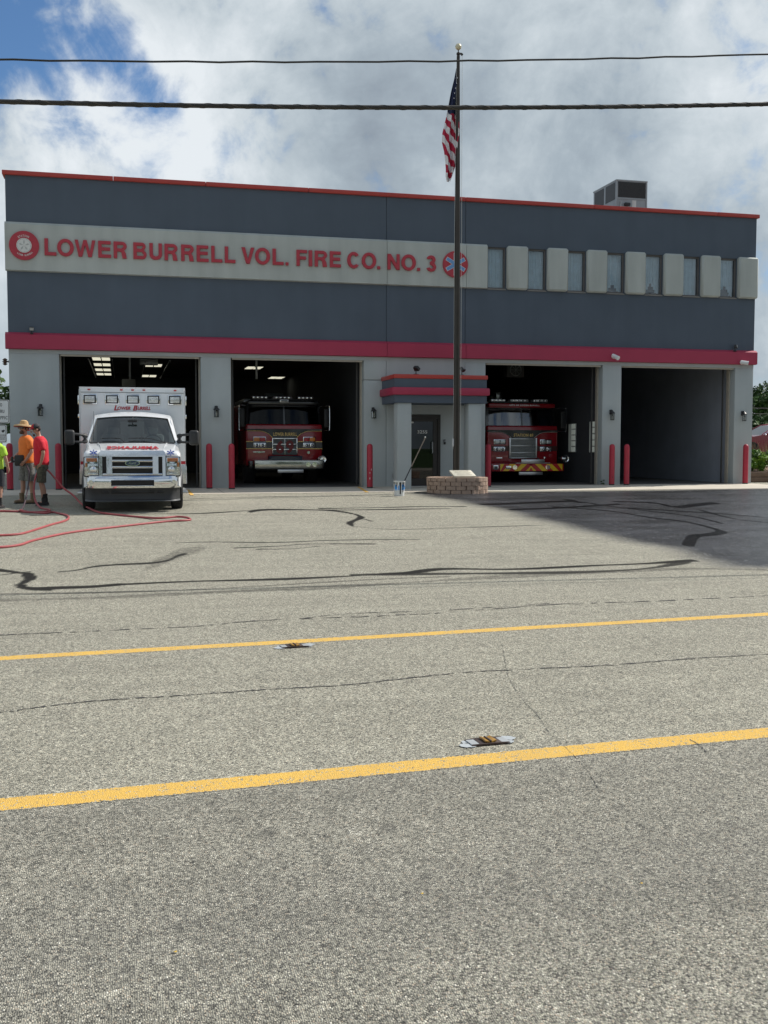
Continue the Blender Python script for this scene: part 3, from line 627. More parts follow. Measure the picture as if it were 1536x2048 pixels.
# cameras and floodlights
CAMW = M('camera_white', (.72, .73, .74), .35, coat=.3)
def sec_cam(x, z, lb, rot):
    r = T('security_camera', (x, -.12, z), lb, 'camera', group='white security cameras on the red band')
    mb = MB(); mb.lathe([(.07, 0), (.07, .02), (.05, .035)], CAMW, 16, axis='Y', c=(0, 0, 0)); mb.cyl((0, 0, 0), (0, -.08, -.01), .02, CAMW); mb.build('mount', r)
    mt_ = Euler(rot).to_matrix().to_4x4()
    mb = MB(); mb.lathe([(.0, -.1), (.055, -.095), (.062, 0), (.062, .12), (.068, .125), (.068, .15), (.05, .15)], CAMW, 16, c=(0, -.10, -.01), mtx=mt_); mb.build('housing', r)
    mb = MB(); mb.lathe([(.05, .148), (.0, .149)], BLK, 16, c=(0, -.10, -.01), mtx=mt_); mb.build('lens', r, recalc=False)
sec_cam(14.68, 4.33, 'white bullet security camera on the red band over the pier between the right bays', (rad(115), 0, rad(25)))
sec_cam(19.12, 4.23, 'white security camera at the right end of the red band', (rad(100), 0, rad(60)))
def flood(loc, lb, tilt, rz=0, s=1.):
    r = T('floodlight', loc, lb, 'floodlight', rz, 'small black floodlights on the station')
    mb = MB(); mb.box((0, 0, .015), (.10*s, .10*s, .03), BLK, .005); mb.cyl((0, 0, .02), (0, 0, .11*s), .014, BLK); mb.build('base', r)
    mb = MB(); mb.box((0, -.02, .17*s), (.17*s, .10*s, .13*s), BLK, .02, rot=(tilt, 0, 0), taper=(.75, .8)); mb.build('housing', r)
    mb = MB(); mb.box((0, -.02-.055*s*math.cos(tilt), .17*s-.05*s*math.sin(tilt)), (.13*s, .006, .09*s), STEEL, rot=(tilt, 0, 0)); mb.build('lens', r)
flood((-2.39, -.10, 4.575), 'small black floodlight on the red band above the left pier', rad(15), .1, .8)
flood((18.88, -.10, 4.575), 'small black floodlight on the red band near the right corner', rad(-10), .8, .9)
flood((8.06, -1.25, 3.575), 'black floodlight on the canopy roof, left of the flagpole', rad(-50), 2.2, 1.1)
flood((9.42, -1.25, 3.575), 'black floodlight on the canopy roof, half behind the flagpole', rad(-40), .9, 1.1)
# siren horn at the left corner
r = T('siren_horn', (-3.0, .15, 3.84), 'small rusty horn fixed to the left corner of the station', 'horn')
HR = M('horn_brown', (.10, .06, .045), .7, var=.3, scale=30)
mb = MB(); mb.bb(-.02, 0, -.04, .04, -.03, .03, BLK); mb.cyl((0, 0, 0), (-.10, 0, 0), .02, BLK); mb.build('bracket', r)
mb = MB(); mb.lathe([(.02, -.10), (.075, -.06), (.03, -.045), (.08, 0), (.035, .015), (.07, .05), (.02, .09)], HR, 14, c=(-.11, 0, 0)); mb.build('disc', r)

# roof unit
r = T('rooftop_unit', (16.28, 2.0, 8.42), 'grey air conditioning unit with black louvres on the flat roof', 'air conditioner')
AC = M('ac_grey', (.30, .32, .335), .45, metal=.2, var=.08, scale=3)
mb = MB(); mb.bb(-.55, .55, 0, 1.75, .06, 1.83, AC, .012)
for x in (-.54, .52): mb.bb(x-.012, x+.03, -.012, .02, .9, 1.80, AC)
mb.bb(-.55, .55, -.014, 0, 1.22, 1.26, AC); mb.bb(-.56, .56, -.015, 1.77, 1.80, 1.845, AC, .004); mb.build('cabinet', r)
mb = MB(); mb.bb(-.49, .49, -.006, 0, 1.28, 1.78, BLK)
for k in range(18): mb.bb(-.49, .49, -.011, -.006, 1.29+k*.027, 1.298+k*.027, BRZ)
for k in range(2): mb.bb(-.556, -.55, .08+k*.85, .80+k*.85, 1.22, 1.77, BLK)
mb.build('louvre', r)
mb = MB(); mb.bb(-.28, -.08, -.10, -.002, 1.0, 1.10, BLK, .02); mb.cyl((-.40, -.03, .8), (-.40, -.03, 1.15), .02, STEEL); mb.bb(.02, .16, -.006, 0, .6, 1.2, M('ac_plate', (.62, .62, .6), .5)); mb.build('hood', r)
mb = MB(); mb.bb(-.5, .5, .1, 1.6, 0, .06, BLK); mb.build('curb', r)

# lettering
LR = M('letter_red', (.42, .035, .055), .5, var=.08)
lt = T('station_lettering', (3.5, -.10, 6.90), 'maroon raised letters spelling the fire company name on the pale band', 'lettering')
def glyph(ch, w, h, mat, par, loc):
    """a bold sans capital as one outline with its holes, raised like foam letters"""
    t = .094; ty = .088; A_ = lambda cx, cy, rx, ry, a0, a1, n=14: [(cx+rx*math.cos(rad(a0+(a1-a0)*i/n)), cy+ry*math.sin(rad(a0+(a1-a0)*i/n))) for i in range(n+1)]
    if ch == 'L': L_ = [[(0, 0), (w, 0), (w, ty), (t, ty), (t, h), (0, h)]]
    elif ch == 'I': L_ = [[(0, 0), (w, 0), (w, h), (0, h)]]
    elif ch == '.': L_ = [[(0, 0), (w, 0), (w, h), (0, h)]]
    elif ch == 'E': m = h*.52; L_ = [[(0, 0), (w, 0), (w, ty), (t, ty), (t, m-ty/2), (w*.93, m-ty/2), (w*.93, m+ty/2), (t, m+ty/2), (t, h-ty), (w*.98, h-ty), (w*.98, h), (0, h)]]
    elif ch == 'F': m = h*.50; L_ = [[(0, 0), (t, 0), (t, m-ty/2), (w*.9, m-ty/2), (w*.9, m+ty/2), (t, m+ty/2), (t, h-ty), (w, h-ty), (w, h), (0, h)]]
    elif ch == 'V': k = t*1.05; L_ = [[(w/2-k/2, 0), (w/2+k/2, 0), (w, h), (w-k, h), (w/2, h*.26), (k, h), (0, h)]]
    elif ch == 'W': k = t*.98; q = w*.27; L_ = [[(q-k/2, 0), (q+k/2, 0), (w/2, h*.70), (w-q-k/2, 0), (w-q+k/2, 0), (w, h), (w-k*.95, h), (w-q, h*.30), (w/2+k*.48, h), (w/2-k*.48, h), (q, h*.30), (k*.95, h), (0, h)]]
    elif ch == 'N': k = t*.95; L_ = [[(0, 0), (k, 0), (k, h*.62), (w-k*1.05, 0), (w, 0), (w, h), (w-k, h), (w-k, h*.38), (k*1.05, h), (0, h)]]
    elif ch == 'U': r_ = w/2; L_ = [[(0, h)]+A_(r_, r_*.85, r_, r_*.85, 180, 360)+[(w, h), (w-t, h)]+A_(r_, r_*.85+.005, r_-t, r_*.85-ty, 360, 180)+[(t, h)]]
    elif ch == 'O': L_ = [A_(w/2, h/2, w/2, h/2, 0, 348, 29), A_(w/2, h/2, w/2-t*1.05, h/2-ty, 0, 348, 29)]
    elif ch == 'C': L_ = [A_(w/2, h/2, w/2, h/2, 38, 322, 26)+A_(w/2, h/2, w/2-t*1.05, h/2-ty, 322-7, 38+7, 26)]
    elif ch == 'R': b = h*.42; rr = (h-b)/2; x_ = w-rr*1.05; L_ = [[(0, 0), (t, 0), (t, b-.005), (w*.50, b-.005), (w*.60, b*.85), (w*.66, 0), (w, 0), (w*.93, b*.72), (w*.80, b+.02)]+A_(x_, b+rr+.01, rr*1.05, rr-.01, -55, 90, 10)+[(0, h)], [(t, b+ty-.01), (x_, b+ty-.01)]+A_(x_, b+rr+.01, rr-t*.85, rr-ty, -80, 80, 8)+[(x_, h-ty), (t, h-ty)]]
    elif ch == 'B': m = h*.53; r1 = (h-m)/2; r2 = m/2; x1_ = w*.93-r1; x2_ = w-r2; L_ = [[(0, 0)]+A_(x2_, r2, r2, r2, -90, 62, 10)+A_(x1_, m+r1, r1, r1, -50, 90, 10)+[(0, h)], [(t, ty), (x2_, ty)]+A_(x2_, r2, r2-t*.85, r2-ty*.92, -80, 80, 8)+[(x2_, m-ty*.5), (t, m-ty*.5)], [(t, m+ty*.5), (x1_, m+ty*.5)]+A_(x1_, m+r1, r1-t*.75, r1-ty*.92, -80, 80, 8)+[(x1_, h-ty), (t, h-ty)]]
    elif ch == '3':
        m = h*.52; r1 = (h-m)/2+.012; r2 = m/2+.012; c1_ = h-r1; c2_ = r2; L_ = [A_(w*.47, c1_, w*.47, r1, 165, -42, 12)+A_(w*.5, c2_, w*.5, r2, 48, -165, 14)+A_(w*.5, c2_, w*.5-t, r2-ty, -165, 70, 12)+[(w*.36, m-ty*.42), (w*.36, m+ty*.46)]+A_(w*.47, c1_, w*.47-t, r1-ty, -70, 165, 12)]
    cu = bpy.data.curves.new('letter', 'CURVE'); cu.dimensions = '2D'; cu.fill_mode = 'BOTH'; cu.extrude = .022; cu.bevel_depth = .006; cu.bevel_resolution = 1; cu.offset = -.006
    for lp in L_:
        sp_ = cu.splines.new('POLY'); sp_.points.add(len(lp)-1); sp_.use_cyclic_u = True
        for i, (a, b) in enumerate(lp): sp_.points[i].co = (a-w/2, b-h/2, 0, 1)
    t_ = bpy.data.objects.new('letter', cu); COL.objects.link(t_); dg = bpy.context.evaluated_depsgraph_get(); dg.update()
    me = bpy.data.meshes.new_from_object(t_.evaluated_get(dg)); bpy.data.objects.remove(t_); me.materials.clear(); me.materials.append(mat)
    o = bpy.data.objects.new('letter', me); COL.objects.link(o); o.location = (loc[0], loc[1]-.03, loc[2]); o.rotation_euler = (PI/2, 0, 0); o.parent = par
    return o
LETTERS = [('L', -2.019, -1.704), ('O', -1.692, -1.249), ('W', -1.236, -0.683), ('E', -0.623, -0.271), ('R', -0.215, 0.144), ('B', 0.309, 0.675), ('U', 0.74, 1.091), ('R', 1.148, 1.511), ('R', 1.599, 1.955), ('E', 2.022, 2.363), ('L', 2.426, 2.741), ('L', 2.8, 3.108), ('V', 3.267, 3.64), ('O', 3.647, 4.084), ('L', 4.144, 4.468), ('.', 4.515, 4.608), ('F', 4.827, 5.141), ('I', 5.178, 5.291), ('R', 5.352, 5.721), ('E', 5.792, 6.125), ('C', 6.301, 6.69), ('O', 6.728, 7.167), ('.', 7.192, 7.289), ('N', 7.498, 7.869), ('O', 7.913, 8.36), ('.', 8.39, 8.489), ('3', 8.677, 8.975)]
for ch, x0, x1 in LETTERS:
    h = .085 if ch == '.' else (.47 if ch in 'OC3' else .45); z = -.185 if ch == '.' else 0
    o = glyph(ch, x1-x0-.01, h, LR, lt, ((x0+x1)/2-3.5, 0, z+.01))
    o['label'] = 'full stop' if ch == '.' else 'letter ' + ch
# emblems
r = T('round_emblem', (-2.535, -.10, 6.92), 'round maroon fire company emblem with white centre at the left end of the band', 'emblem')
mb = MB(); mb.lathe([(0, 0), (.385, 0), (.385, .04), (.37, .05), (0, .05)], LR, 40, axis='Y', c=(0, 0, 0)); 
def ydisc(mb, r0, y0, y1, m, n=40, c=(0, 0)):
    return mb.prism([(c[0]+r0*math.cos(2*PI*k/n), c[1]+r0*math.sin(2*PI*k/n)) for k in range(n)], y0, y1, m)
mb = MB(); ydisc(mb, .385, -.05, 0, LR); mb.build('disc', r)
EMW = M('emblem_white', (.66, .66, .64), .6, var=.10, scale=30)
EMG = M('emblem_grey', (.42, .43, .42), .6, var=.2, scale=40)
mb = MB(); ydisc(mb, .195, -.064, -.048, EMW); mb.build('centre', r)
mb = MB()
for k in range(5):
    a = k*2*PI/5+.3; mb.add([(.02*math.cos(a), -.066, .02*math.sin(a)), (.10*math.cos(a-.25), -.066, .10*math.sin(a-.25)), (.14*math.cos(a), -.066, .14*math.sin(a)), (.10*math.cos(a+.25), -.066, .10*math.sin(a+.25))], [[0, 1, 2, 3]], EMG)
for k in range(28):
    a = k*2*PI/28; mb.add([(.165*math.cos(a), -.066, .165*math.sin(a)), (.165*math.cos(a+.12), -.066, .165*math.sin(a+.12)), (.185*math.cos(a+.12), -.066, .185*math.sin(a+.12)), (.185*math.cos(a), -.066, .185*math.sin(a))], [[0, 1, 2, 3]], EMG)
mb.build('centre_relief', r, recalc=False)
def arc_text(s, R_, a0, step, top, mat, par, h=.055):
    n = len(s)
    for i, ch in enumerate(s):
        if ch == ' ': continue
        a = a0-(i-(n-1)/2)*step if top else a0+(i-(n-1)/2)*step
        rot = (a-PI/2) if top else (a+PI/2)
        o = text('letter', ch, h*.62 if ch != 'I' else h*.25, h, mat, par, (R_*math.cos(a), -.051, R_*math.sin(a)), rot=(PI/2, -rot, 0), depth=.004, bold=.02)
arc_text('STATION', .255, PI/2+.05, .17, True, EMW, r)
arc_text('LOWER BURRELL', .262, -PI/2+.1, .125, False, EMW, r, .046)
r = T('star_emblem', (9.565, -.10, 6.915), 'round maroon emblem with a blue six pointed medical star beside the number 3', 'emblem')
mb = MB(); ydisc(mb, .385, -.05, 0, LR); mb.build('disc', r)
STB = M('star_blue', (.14, .30, .58), .5, var=.15, scale=30)
def star(par, R_, mblue, mwhite, y, dep=.008, mtx=None, w=.30):
    def poly(R1, hw):
        p = []
        for k in range(6):
            a = PI/2-k*PI/3; d = Vector((math.cos(a), math.sin(a))); n_ = Vector((-d.y, d.x))
            ri = hw/math.tan(PI/6); p += [tuple(d*ri+n_*hw), tuple(d*R1+n_*hw), tuple(d*R1-n_*hw)]
        return p
    mb = MB(); mb.prism(poly(R_, R_*w*.5), y-dep, y, mwhite, mtx=mtx); o = mb.build('star_outline', par)
    mb = MB(); mb.prism(poly(R_*.955, R_*w*.5-R_*.035), y-dep-.004, y-dep+.001, mblue, mtx=mtx); mb.build('star', par)
    mb = MB(); pts = [(0, y-dep-.006, -R_*.7), (0, y-dep-.006, R_*.72)]
    mb.add([tuple((mtx or Matrix()) @ Vector(q)) for q in ((-R_*.02, pts[0][1], -R_*.72), (R_*.02, pts[0][1], -R_*.72), (R_*.02, pts[0][1], R_*.75), (-R_*.02, pts[0][1], R_*.75))], [[0, 1, 2, 3]], mwhite)
    sn = [((R_*.10*math.sin(k*.9+.4))*(1-.3*k/12), y-dep-.007, -R_*.5+k*R_*1.05/12) for k in range(13)]
    sn = smooth_path(sn, 3); v = []
    for p in sn: v += [(p.x-R_*.02, p.y, p.z), (p.x+R_*.02, p.y, p.z)]
    mb.add([tuple((mtx or Matrix()) @ Vector(q)) for q in v], [[2*i, 2*i+1, 2*i+3, 2*i+2] for i in range(len(sn)-1)], mwhite)
    mb.build('star_staff', par, recalc=False)
star(r, .325, STB, EMW, -.05, w=.36)

# interior ceiling lamps
LAMP = M('lamp_diffuser', (.8, .8, .7), .5, emit=(1, .96, .75, .75))
def troffer(x, y, lb, z=4.60):
    r = T('ceiling_light', (x, y, z), lb, 'ceiling light', group='fluorescent ceiling lights in the left bays')
    mb = MB(); mb.bb(-.33, .33, -.62, .62, -.05, .02, DARKIN, .01); mb.build('housing', r)
    for s in (-.155, .155):
        mb = MB(); mb.bb(s-.135, s+.135, -.58, .58, -.062, -.05, LAMP); mb.build('tube', r)
for i, (x, y) in enumerate(((-.73, 7.55), (-.75, 10.2), (-.77, 12.9), (-.78, 15.5))): troffer(x, y, ('nearest', 'second', 'third', 'farthest')[i]+' lit ceiling light in the left row over the ambulance bay')
troffer(1.1, 10.1, 'near lit ceiling light in the right row over the ambulance bay'); troffer(1.07, 16.2, 'far lit ceiling light in the right row over the ambulance bay')
troffer(4.85, 10.4, 'near lit ceiling light over the second bay'); troffer(6.5, 16.0, 'far lit ceiling light over the second bay')
LOFF = M('lamp_off', (.34, .35, .35), .5)
for i, (x, y, lb) in enumerate(((11.6, 4.2, 'unlit grey ceiling light over the engine in the third bay, leftmost'), (12.8, 3.4, 'unlit grey ceiling light in the third bay near the engine'), (13.6, 6.2, 'unlit grey ceiling light deeper in the third bay on the right'))):
    r = T('ceiling_light', (x, y, 4.60), lb, 'ceiling light', rz=PI/2, group='unlit ceiling lights in the third bay')
    mb = MB(); mb.bb(-.33, .33, -.62, .62, -.06, .02, LOFF, .01); mb.build('housing', r)
    mb = MB(); mb.bb(-.28, .28, -.57, .57, -.068, -.06, M('lamp_cover', (.45, .46, .46), .4)); mb.build('diffuser', r)
r = T('unit_heater', (13.2, 4.6, 3.98), 'dark unit heater with a fan hanging from the ceiling of the third bay', 'heater')
mb = MB(); mb.box((0, 0, .22), (.62, .4, .5), M('heater_grey', (.10, .10, .10), .6), .02); mb.build('casing', r)
mb = MB(); mb.tube([(.2*math.cos(a), -.21, .22+.2*math.sin(a)) for a in np.linspace(0, 2*PI, 20)[:-1]], .012, STEEL, 6, closed=True)
for k in range(4): a = k*PI/4; mb.cyl((.2*math.cos(a), -.21, .22+.2*math.sin(a)), (-.2*math.cos(a), -.21, .22-.2*math.sin(a)), .006, STEEL, n=5)
mb.build('fan_guard', r)
mb = MB(); mb.cyl((-.2, 0, .45), (-.2, 0, .66), .01, STEEL); mb.build('hanger', r)
mb = MB(); mb.cyl((.2, 0, .45), (.2, 0, .66), .01, STEEL); mb.build('hanger', r)
# glass block windows on the partition in bay three
LW = M('glow_glass', (.62, .66, .60), .35, var=.25, scale=6, emit=(.80, .88, .80, .13))  # panes glow faintly in place of daylight from bay four
for y0, y1, z0, z1, lb in ((2.35, 2.95, 1.36, 2.32, 'bright tall narrow window deep in the third bay, nearer the engine'), (.75, 1.30, 1.36, 2.36, 'bright tall narrow window by the right jamb of the third bay')):
    r = T('side_window', (14.59, (y0+y1)/2, z0), lb, 'window'); h = z1-z0; w_ = y1-y0
    mb = MB(); mb.bb(-.03, 0, -w_/2, w_/2, 0, h, STEEL, .005); mb.build('frame', r)
    mb = MB()
    for k in range(5): mb.bb(-.045, -.028, -w_/2+.03, w_*.05, .02+k*h/5, (k+1)*h/5-.012, LW, .006)
    mb.build('pane', r)
    mb = MB(); mb.bb(-.04, -.028, w_*.08, w_/2-.03, .02, h-.02, M('glow_glass_dull', (.5, .54, .5), .5, emit=(.7, .78, .72, .05))); mb.build('sash', r)  # duller pane, given a weaker glow for the same daylight
# hand truck and hoses against the wall in bay four
r = T('hand_truck', (18.3, 8.6, .376), 'dark hand truck leaning by the wall deep inside the fourth bay', 'hand truck', rz=.3)
mb = MB(); mb.tube(smooth_path([(-.25, 0, .05), (-.25, .1, 1.1), (-.15, .12, 1.25), (.15, .12, 1.25), (.25, .1, 1.1), (.25, 0, .05)], 4), .018, BLK, 7)
for z in (.3, .6, .9): mb.cyl((-.25, .08*z, z), (.25, .08*z, z), .012, BLK)
mb.bb(-.24, .24, -.25, 0, .03, .05, BLK); mb.build('frame', r)
for x in (-.28, .28):
    mb = MB(); mb.lathe([(.04, -.03), (.13, -.03), (.14, 0), (.13, .03), (.04, .03)], BLK, 16, (x, .1, .14), 'X'); mb.build('wheel', r)
r = T('hose_reel', (17.4, 9.2, .376), 'coiled dark hose on a stand inside the fourth bay', 'hose reel')
mb = MB(); 
for k in range(5): mb.tube([(.0+.3*math.cos(a), k*.03, .75+.32*math.sin(a)) for a in np.linspace(0, 2*PI, 20)[:-1]], .014, BLK, 6, closed=True)
mb.build('coil', r); mb = MB(); mb.bb(-.3, .3, -.05, .2, 0, .04, BLK); mb.bb(-.03, .03, .05, .1, 0, .9, BLK); mb.build('stand', r)

# ------------------------------------------------------------------ vehicles
WP = M('white_paint', (.74, .76, .78), .28, var=.03, coat=.6)
RP = M('engine_red', (.30, .009, .016), .25, var=.06, coat=.7)
BP = M('engine_black', (.012, .012, .014), .2, coat=.7)
CH = M('chrome', (.78, .79, .80), .07, metal=1, var=.03, bump=.12, bscale=3.5)
ALU = M('aluminium', (.55, .56, .57), .3, metal=.9, var=.1)
TY = M('tyre', (.018, .018, .018), .85, var=.2, bump=.3)
PLAS = M('black_plastic', (.022, .023, .025), .55, var=.15)
GRY = M('grey_plastic', (.09, .095, .10), .6)
LENS = GL('lamp_lens', (.9, .92, .92), .03, ior=1.5)
WSG = GL('windscreen_glass', (.50, .58, .56), .01, wave=.04, ior=1.75, wscale=1.5)
WSD = GL('dark_glass', (.10, .12, .13), .01, ior=1.28)
CHG = M('grille_chrome', (.60, .61, .62), .10, metal=1, var=.05, bump=.3, bscale=5)
AMB = M('amber_lens', (.75, .22, .02), .25, coat=.5)
REDL = M('red_lens', (.45, .01, .015), .25, coat=.5)
REFL = M('reflector', (.75, .76, .76), .12, metal=.9, var=.3, scale=60)
VR = M('vinyl_red', (.42, .015, .03), .35); VB = M('vinyl_blue', (.03, .07, .33), .35)
SEAT = M('seat_grey', (.16, .165, .17), .85); DASH = M('dash', (.05, .052, .055), .7)
GOLD = M('gold_leaf', (.90, .62, .20), .5)
def wheel(par, x, y, r, w, side, name='wheel', chrome=True):
    mb = MB(); mb.lathe([(r*.55, -w/2), (r*.9, -w/2), (r*.98, -w*.42), (r, -w*.3), (r, w*.3), (r*.98, w*.42), (r*.9, w/2), (r*.55, w/2)], TY, 32, (x, y, r), 'X')
    for k in range(40):
        a = k*2*PI/40; mb.box((x, y+(r+.002)*math.cos(a), r+(r+.002)*math.sin(a)), (w*.55, .014, .012), TY, rot=(a, 0, 0))
    o = mb.build(name, par)
    mb = MB(); s = side*w/2
    mb.lathe([(r*.56, -w*.35), (r*.56, w*.38), (r*.50, w*.42), (r*.42, w*.2), (r*.2, w*.25), (r*.16, w*.5), (0, w*.52)], CH if chrome else ALU, 24, (x, y, r), mtx=Matrix.Rotation(PI/2*side, 4, 'Y'))
    mb.build('rim', o)
    return o

# ---- ambulance, local: front axle at the origin, nose towards -Y
A = T('ambulance', (.165, -7.95, .262), 'white box ambulance with chrome nose parked half out of the left bay', 'ambulance', rz=rad(-.8))
mb = MB()   # hood and fenders as one lofted shell
def hull(st_, m, mb, nseg=4):
    rings = []
    for (y, z0, z1, hw, rr, tin) in st_:
        p = [(-hw, z0), (-hw*1.0, z0+(z1-z0)*.5)]
        for k in range(nseg+1):
            a = PI-k*PI/2/nseg; p.append((-hw+tin+rr+rr*math.cos(a), z1-rr*.8+rr*.8*math.sin(a)))
        crown = [(-hw*.45, z1+.012), (0, z1+.02)]
        left = p+crown; right = [(-a, b) for a, b in left[:-1]][::-1]
        rings.append([(a, y, b) for a, b in left+right])
    n = len(rings[0]); v = [q for r_ in rings for q in r_]; f = []
    for i in range(len(rings)-1):
        for k in range(n-1): f.append([i*n+k, i*n+k+1, (i+1)*n+k+1, (i+1)*n+k])
    f += [list(range(n)), [(len(rings)-1)*n+k for k in range(n)][::-1]]
    mb.add(v, f, m)
hull([(-.80, .50, 1.120, .90, .10, .0), (-.765, .48, 1.165, .93, .11, 0), (-.70, .48, 1.195, .94, .11, 0), (-.55, .45, 1.215, .955, .11, 0), (-.40, .42, 1.235, .96, .12, .01)], WP, mb)
hull([(-.401, .80, 1.235, .96, .12, .01), (.30, .80, 1.31, .965, .10, .02), (.48, .62, 1.335, .965, .08, .02)], WP, mb)
hull([(.481, .34, 1.335, .965, .06, .02), (2.55, .34, 1.34, .975, .05, .02)], WP, mb)
body = mb.build('cab_body', A)
mb = MB()
for s in (-1, 1):  # hood creases
    mb.tube([(s*.60, -.70, 1.200), (s*.64, .0, 1.288), (s*.70, .42, 1.352)], .012, WP, 6)
mb.tube([(-.86, .44, 1.352), (0, .36, 1.368), (.86, .44, 1.352)], .012, PLAS, 6); mb.build('hood_crease', A)
# upper cab
def CS(u, v):
    x = u*(.885-.145*v); return (x, .42+.80*v+.15*u*u, 1.345+.560*v+.045*(1-u*u)*v)
us = [-1.075, -1.0]+list(np.linspace(-.96, .96, 17))+[1.0, 1.075]; vs = [-.03, .03]+list(np.linspace(.1, .9, 7))+[.965, 1.0]
mb = MB(); mb.grid(CS, us, vs, WP, skip=lambda u, v: abs(u) < 1 and .03 < v < .965)
def roof(u, w):
    a = CS(u, 1.0); y = a[1]+(2.56-a[1])*w; return (a[0]*(1+.05*w), y, a[2]+.092*math.sin(min(1, w*2.2)*PI/2)*(1-.25*u*u)+.03*w)
mb.grid(roof, [-1.075, -1.0]+list(np.linspace(-.9, .9, 9))+[1.0, 1.075], [0, .05, .1, .2, .35, .5, .75, 1], WP)
for s in (-1, 1):
    b0 = CS(s*1.075, -.03); b1 = CS(s*1.075, 1.0); r1 = roof(s*1.075, 1.0)
    q = [(s*.955, .50, 1.32), b0, b1, roof(s*1.075, .5), r1, (s*.97, 2.56, 1.32)]
    # side: pillar, header and rear post round a door glass
    g0 = [(s*.945, .75, 1.38), (s*.845, 1.27, 1.86), (s*.865, 1.95, 1.90), (s*.965, 1.95, 1.38)]
    V = q+g0
    f = [[0, 1, 6], [1, 2, 7, 6], [2, 3, 8, 7], [3, 4, 5, 9, 8], [5, 0, 6, 9]]
    mb.add(V, f, WP, smooth=False)
mb.build('cab_roof', A)
mb = MB()
mb.tube([CS(u, .03) for u in np.linspace(-1, 1, 15)]+[CS(1.0, v) for v in np.linspace(.1, .95, 7)]+[CS(u, .965) for u in np.linspace(1, -1, 15)]+[CS(-1.0, v) for v in np.linspace(.95, .1, 7)], .012, PLAS, 6, closed=True); mb.build('windscreen_seal', A)
mb = MB(); mb.grid(lambda u, v: (lambda p: (p[0], p[1]+.012, p[2]-.004))(CS(u, v)), list(np.linspace(-1.01, 1.01, 19)), list(np.linspace(.02, .975, 9)), WSG); mb.build('windscreen', A, recalc=False)
for s in (-1, 1):
    mb = MB(); mb.add([(s*.94, .76, 1.385), (s*.843, 1.275, 1.855), (s*.862, 1.94, 1.895), (s*.962, 1.94, 1.385)], [[0, 1, 2, 3]], WSG); mb.build('side_window', A, recalc=False)
mb = MB(); mb.grid(lambda u, v: (u*.84, .56+.45*v+.13*u*u, 1.31+.05*math.sin(v*PI)), list(np.linspace(-1, 1, 9)), list(np.linspace(0, 1, 5)), DASH)
mb.bb(-.84, .84, 1.0, 1.06, .9, 1.33, DASH, .02); mb.build('dashboard', A)
for x in (-.42, .42):
    mb = MB(); mb.box((x, 1.75, 1.25), (.50, .16, .62), SEAT, .06, rot=(-.15, 0, 0)); mb.box((x, 1.80, 1.62), (.26, .10, .18), SEAT, .04); mb.build('seat', A)
mb = MB(); mb.tube([(.42+.19*math.cos(a), 1.03-.09*math.sin(a), 1.36+.17*math.sin(a)) for a in np.linspace(0, 2*PI, 25)[:-1]], .014, PLAS, 6, closed=True); mb.cyl((.42, 1.03, 1.36), (.42, 1.15, 1.25), .03, PLAS); mb.build('steering_wheel', A)
mb = MB(); mb.box((0, .98, 1.83), (.20, .03, .06), PLAS, .015); mb.cyl((0, .98, 1.86), (0, 1.08, 1.90), .01, PLAS); mb.build('inner_mirror', A)
mb = MB(); mb.bb(-.8, .8, 2.45, 2.5, .9, 1.9, GRY); mb.bb(-.28, .25, 2.42, 2.45, 1.3, 1.85, M('window_hatch', (.35, .37, .38), .5)); mb.build('bulkhead', A)
for x0, x1, d in ((-.62, -.16, 1), (.02, .66, 1)):
    mb = MB(); P0 = Vector(CS(x0, .0))+Vector((0, -.03, .01)); 
    path = [Vector(CS(u, v))+Vector((0, -.03, .02)) for u, v in ((x1*1.15, .01), ((x0+x1)/2+.1, .14), ((x0+x1)/2-.12, .165), (x0-.12, .15))]
    mb.tube(path[:3], [.011, .009, .008], BLK, 6); mb.tube(path[1:], .009, BLK, 6); mb.build('wiper', A)
# nose
def arc_x(y0, bow, hw): return lambda x: y0+bow*(x/hw)**2
yg = arc_x(-.875, .03, .9)
_g0 = len(MB.__dict__); mb = MB()   # chrome grille surround
mb.prism([(-.64, 1.165), (-.60, 1.205), (.60, 1.205), (.64, 1.165), (.64, 1.10), (-.64, 1.10)], -.885, -.77, CH)
for s in (-1, 1):
    mb.prism([(s*.64, 1.10), (s*.64, .70), (s*.58, .70), (s*.58, 1.10)], -.88, -.77, CHG)
    mb.prism([(s*.50, 1.10), (s*.50, .74), (s*.39, .74), (s*.39, 1.10)], -.885, -.78, CHG)
mb.bb(-.58, .58, -.88, -.78, .705, .76, CHG, .02)
for z in (1.02, .895): mb.box((0, -.872, z-.02), (.80, .05, .056), CHG, .024, seg=4)
mb.bb(-.58, .58, -.86, -.8, 1.085, 1.10, CH)
mb.v = [(x, y-.012+.05*(z-.70) if z < 1.12 else y+.009+.30*(z-1.12), z) for x, y, z in mb.v]; mb.build('grille', A)
mb = MB(); mb.bb(-.655, .655, -.812, -.803, .685, 1.10, BLK); mb.bb(-.93, .93, -.83, -.78, .69, .712, BLK)
for x in (-.545, .545):
    for k in range(9): mb.bb(x-.035, x+.035, -.822, -.812, .77+k*.036, .775+k*.036, PLAS)
for k in range(26): mb.bb(-.385+k*.0308, -.381+k*.0308, -.822, -.812, .76, 1.085, PLAS)
mb.build('grille_mesh', A)
mb = MB(); n = 32; pe = lambda a, b: [(a*math.cos(2*PI*k/n), .955+b*math.sin(2*PI*k/n)) for k in range(n)]
mb.prism(pe(.142, .060), -.915, -.87, CH); mb.prism(pe(.126, .048), -.920, -.91, M('badge_blue', (.015, .03, .09), .2, coat=1)); bd = mb.build('badge', A)
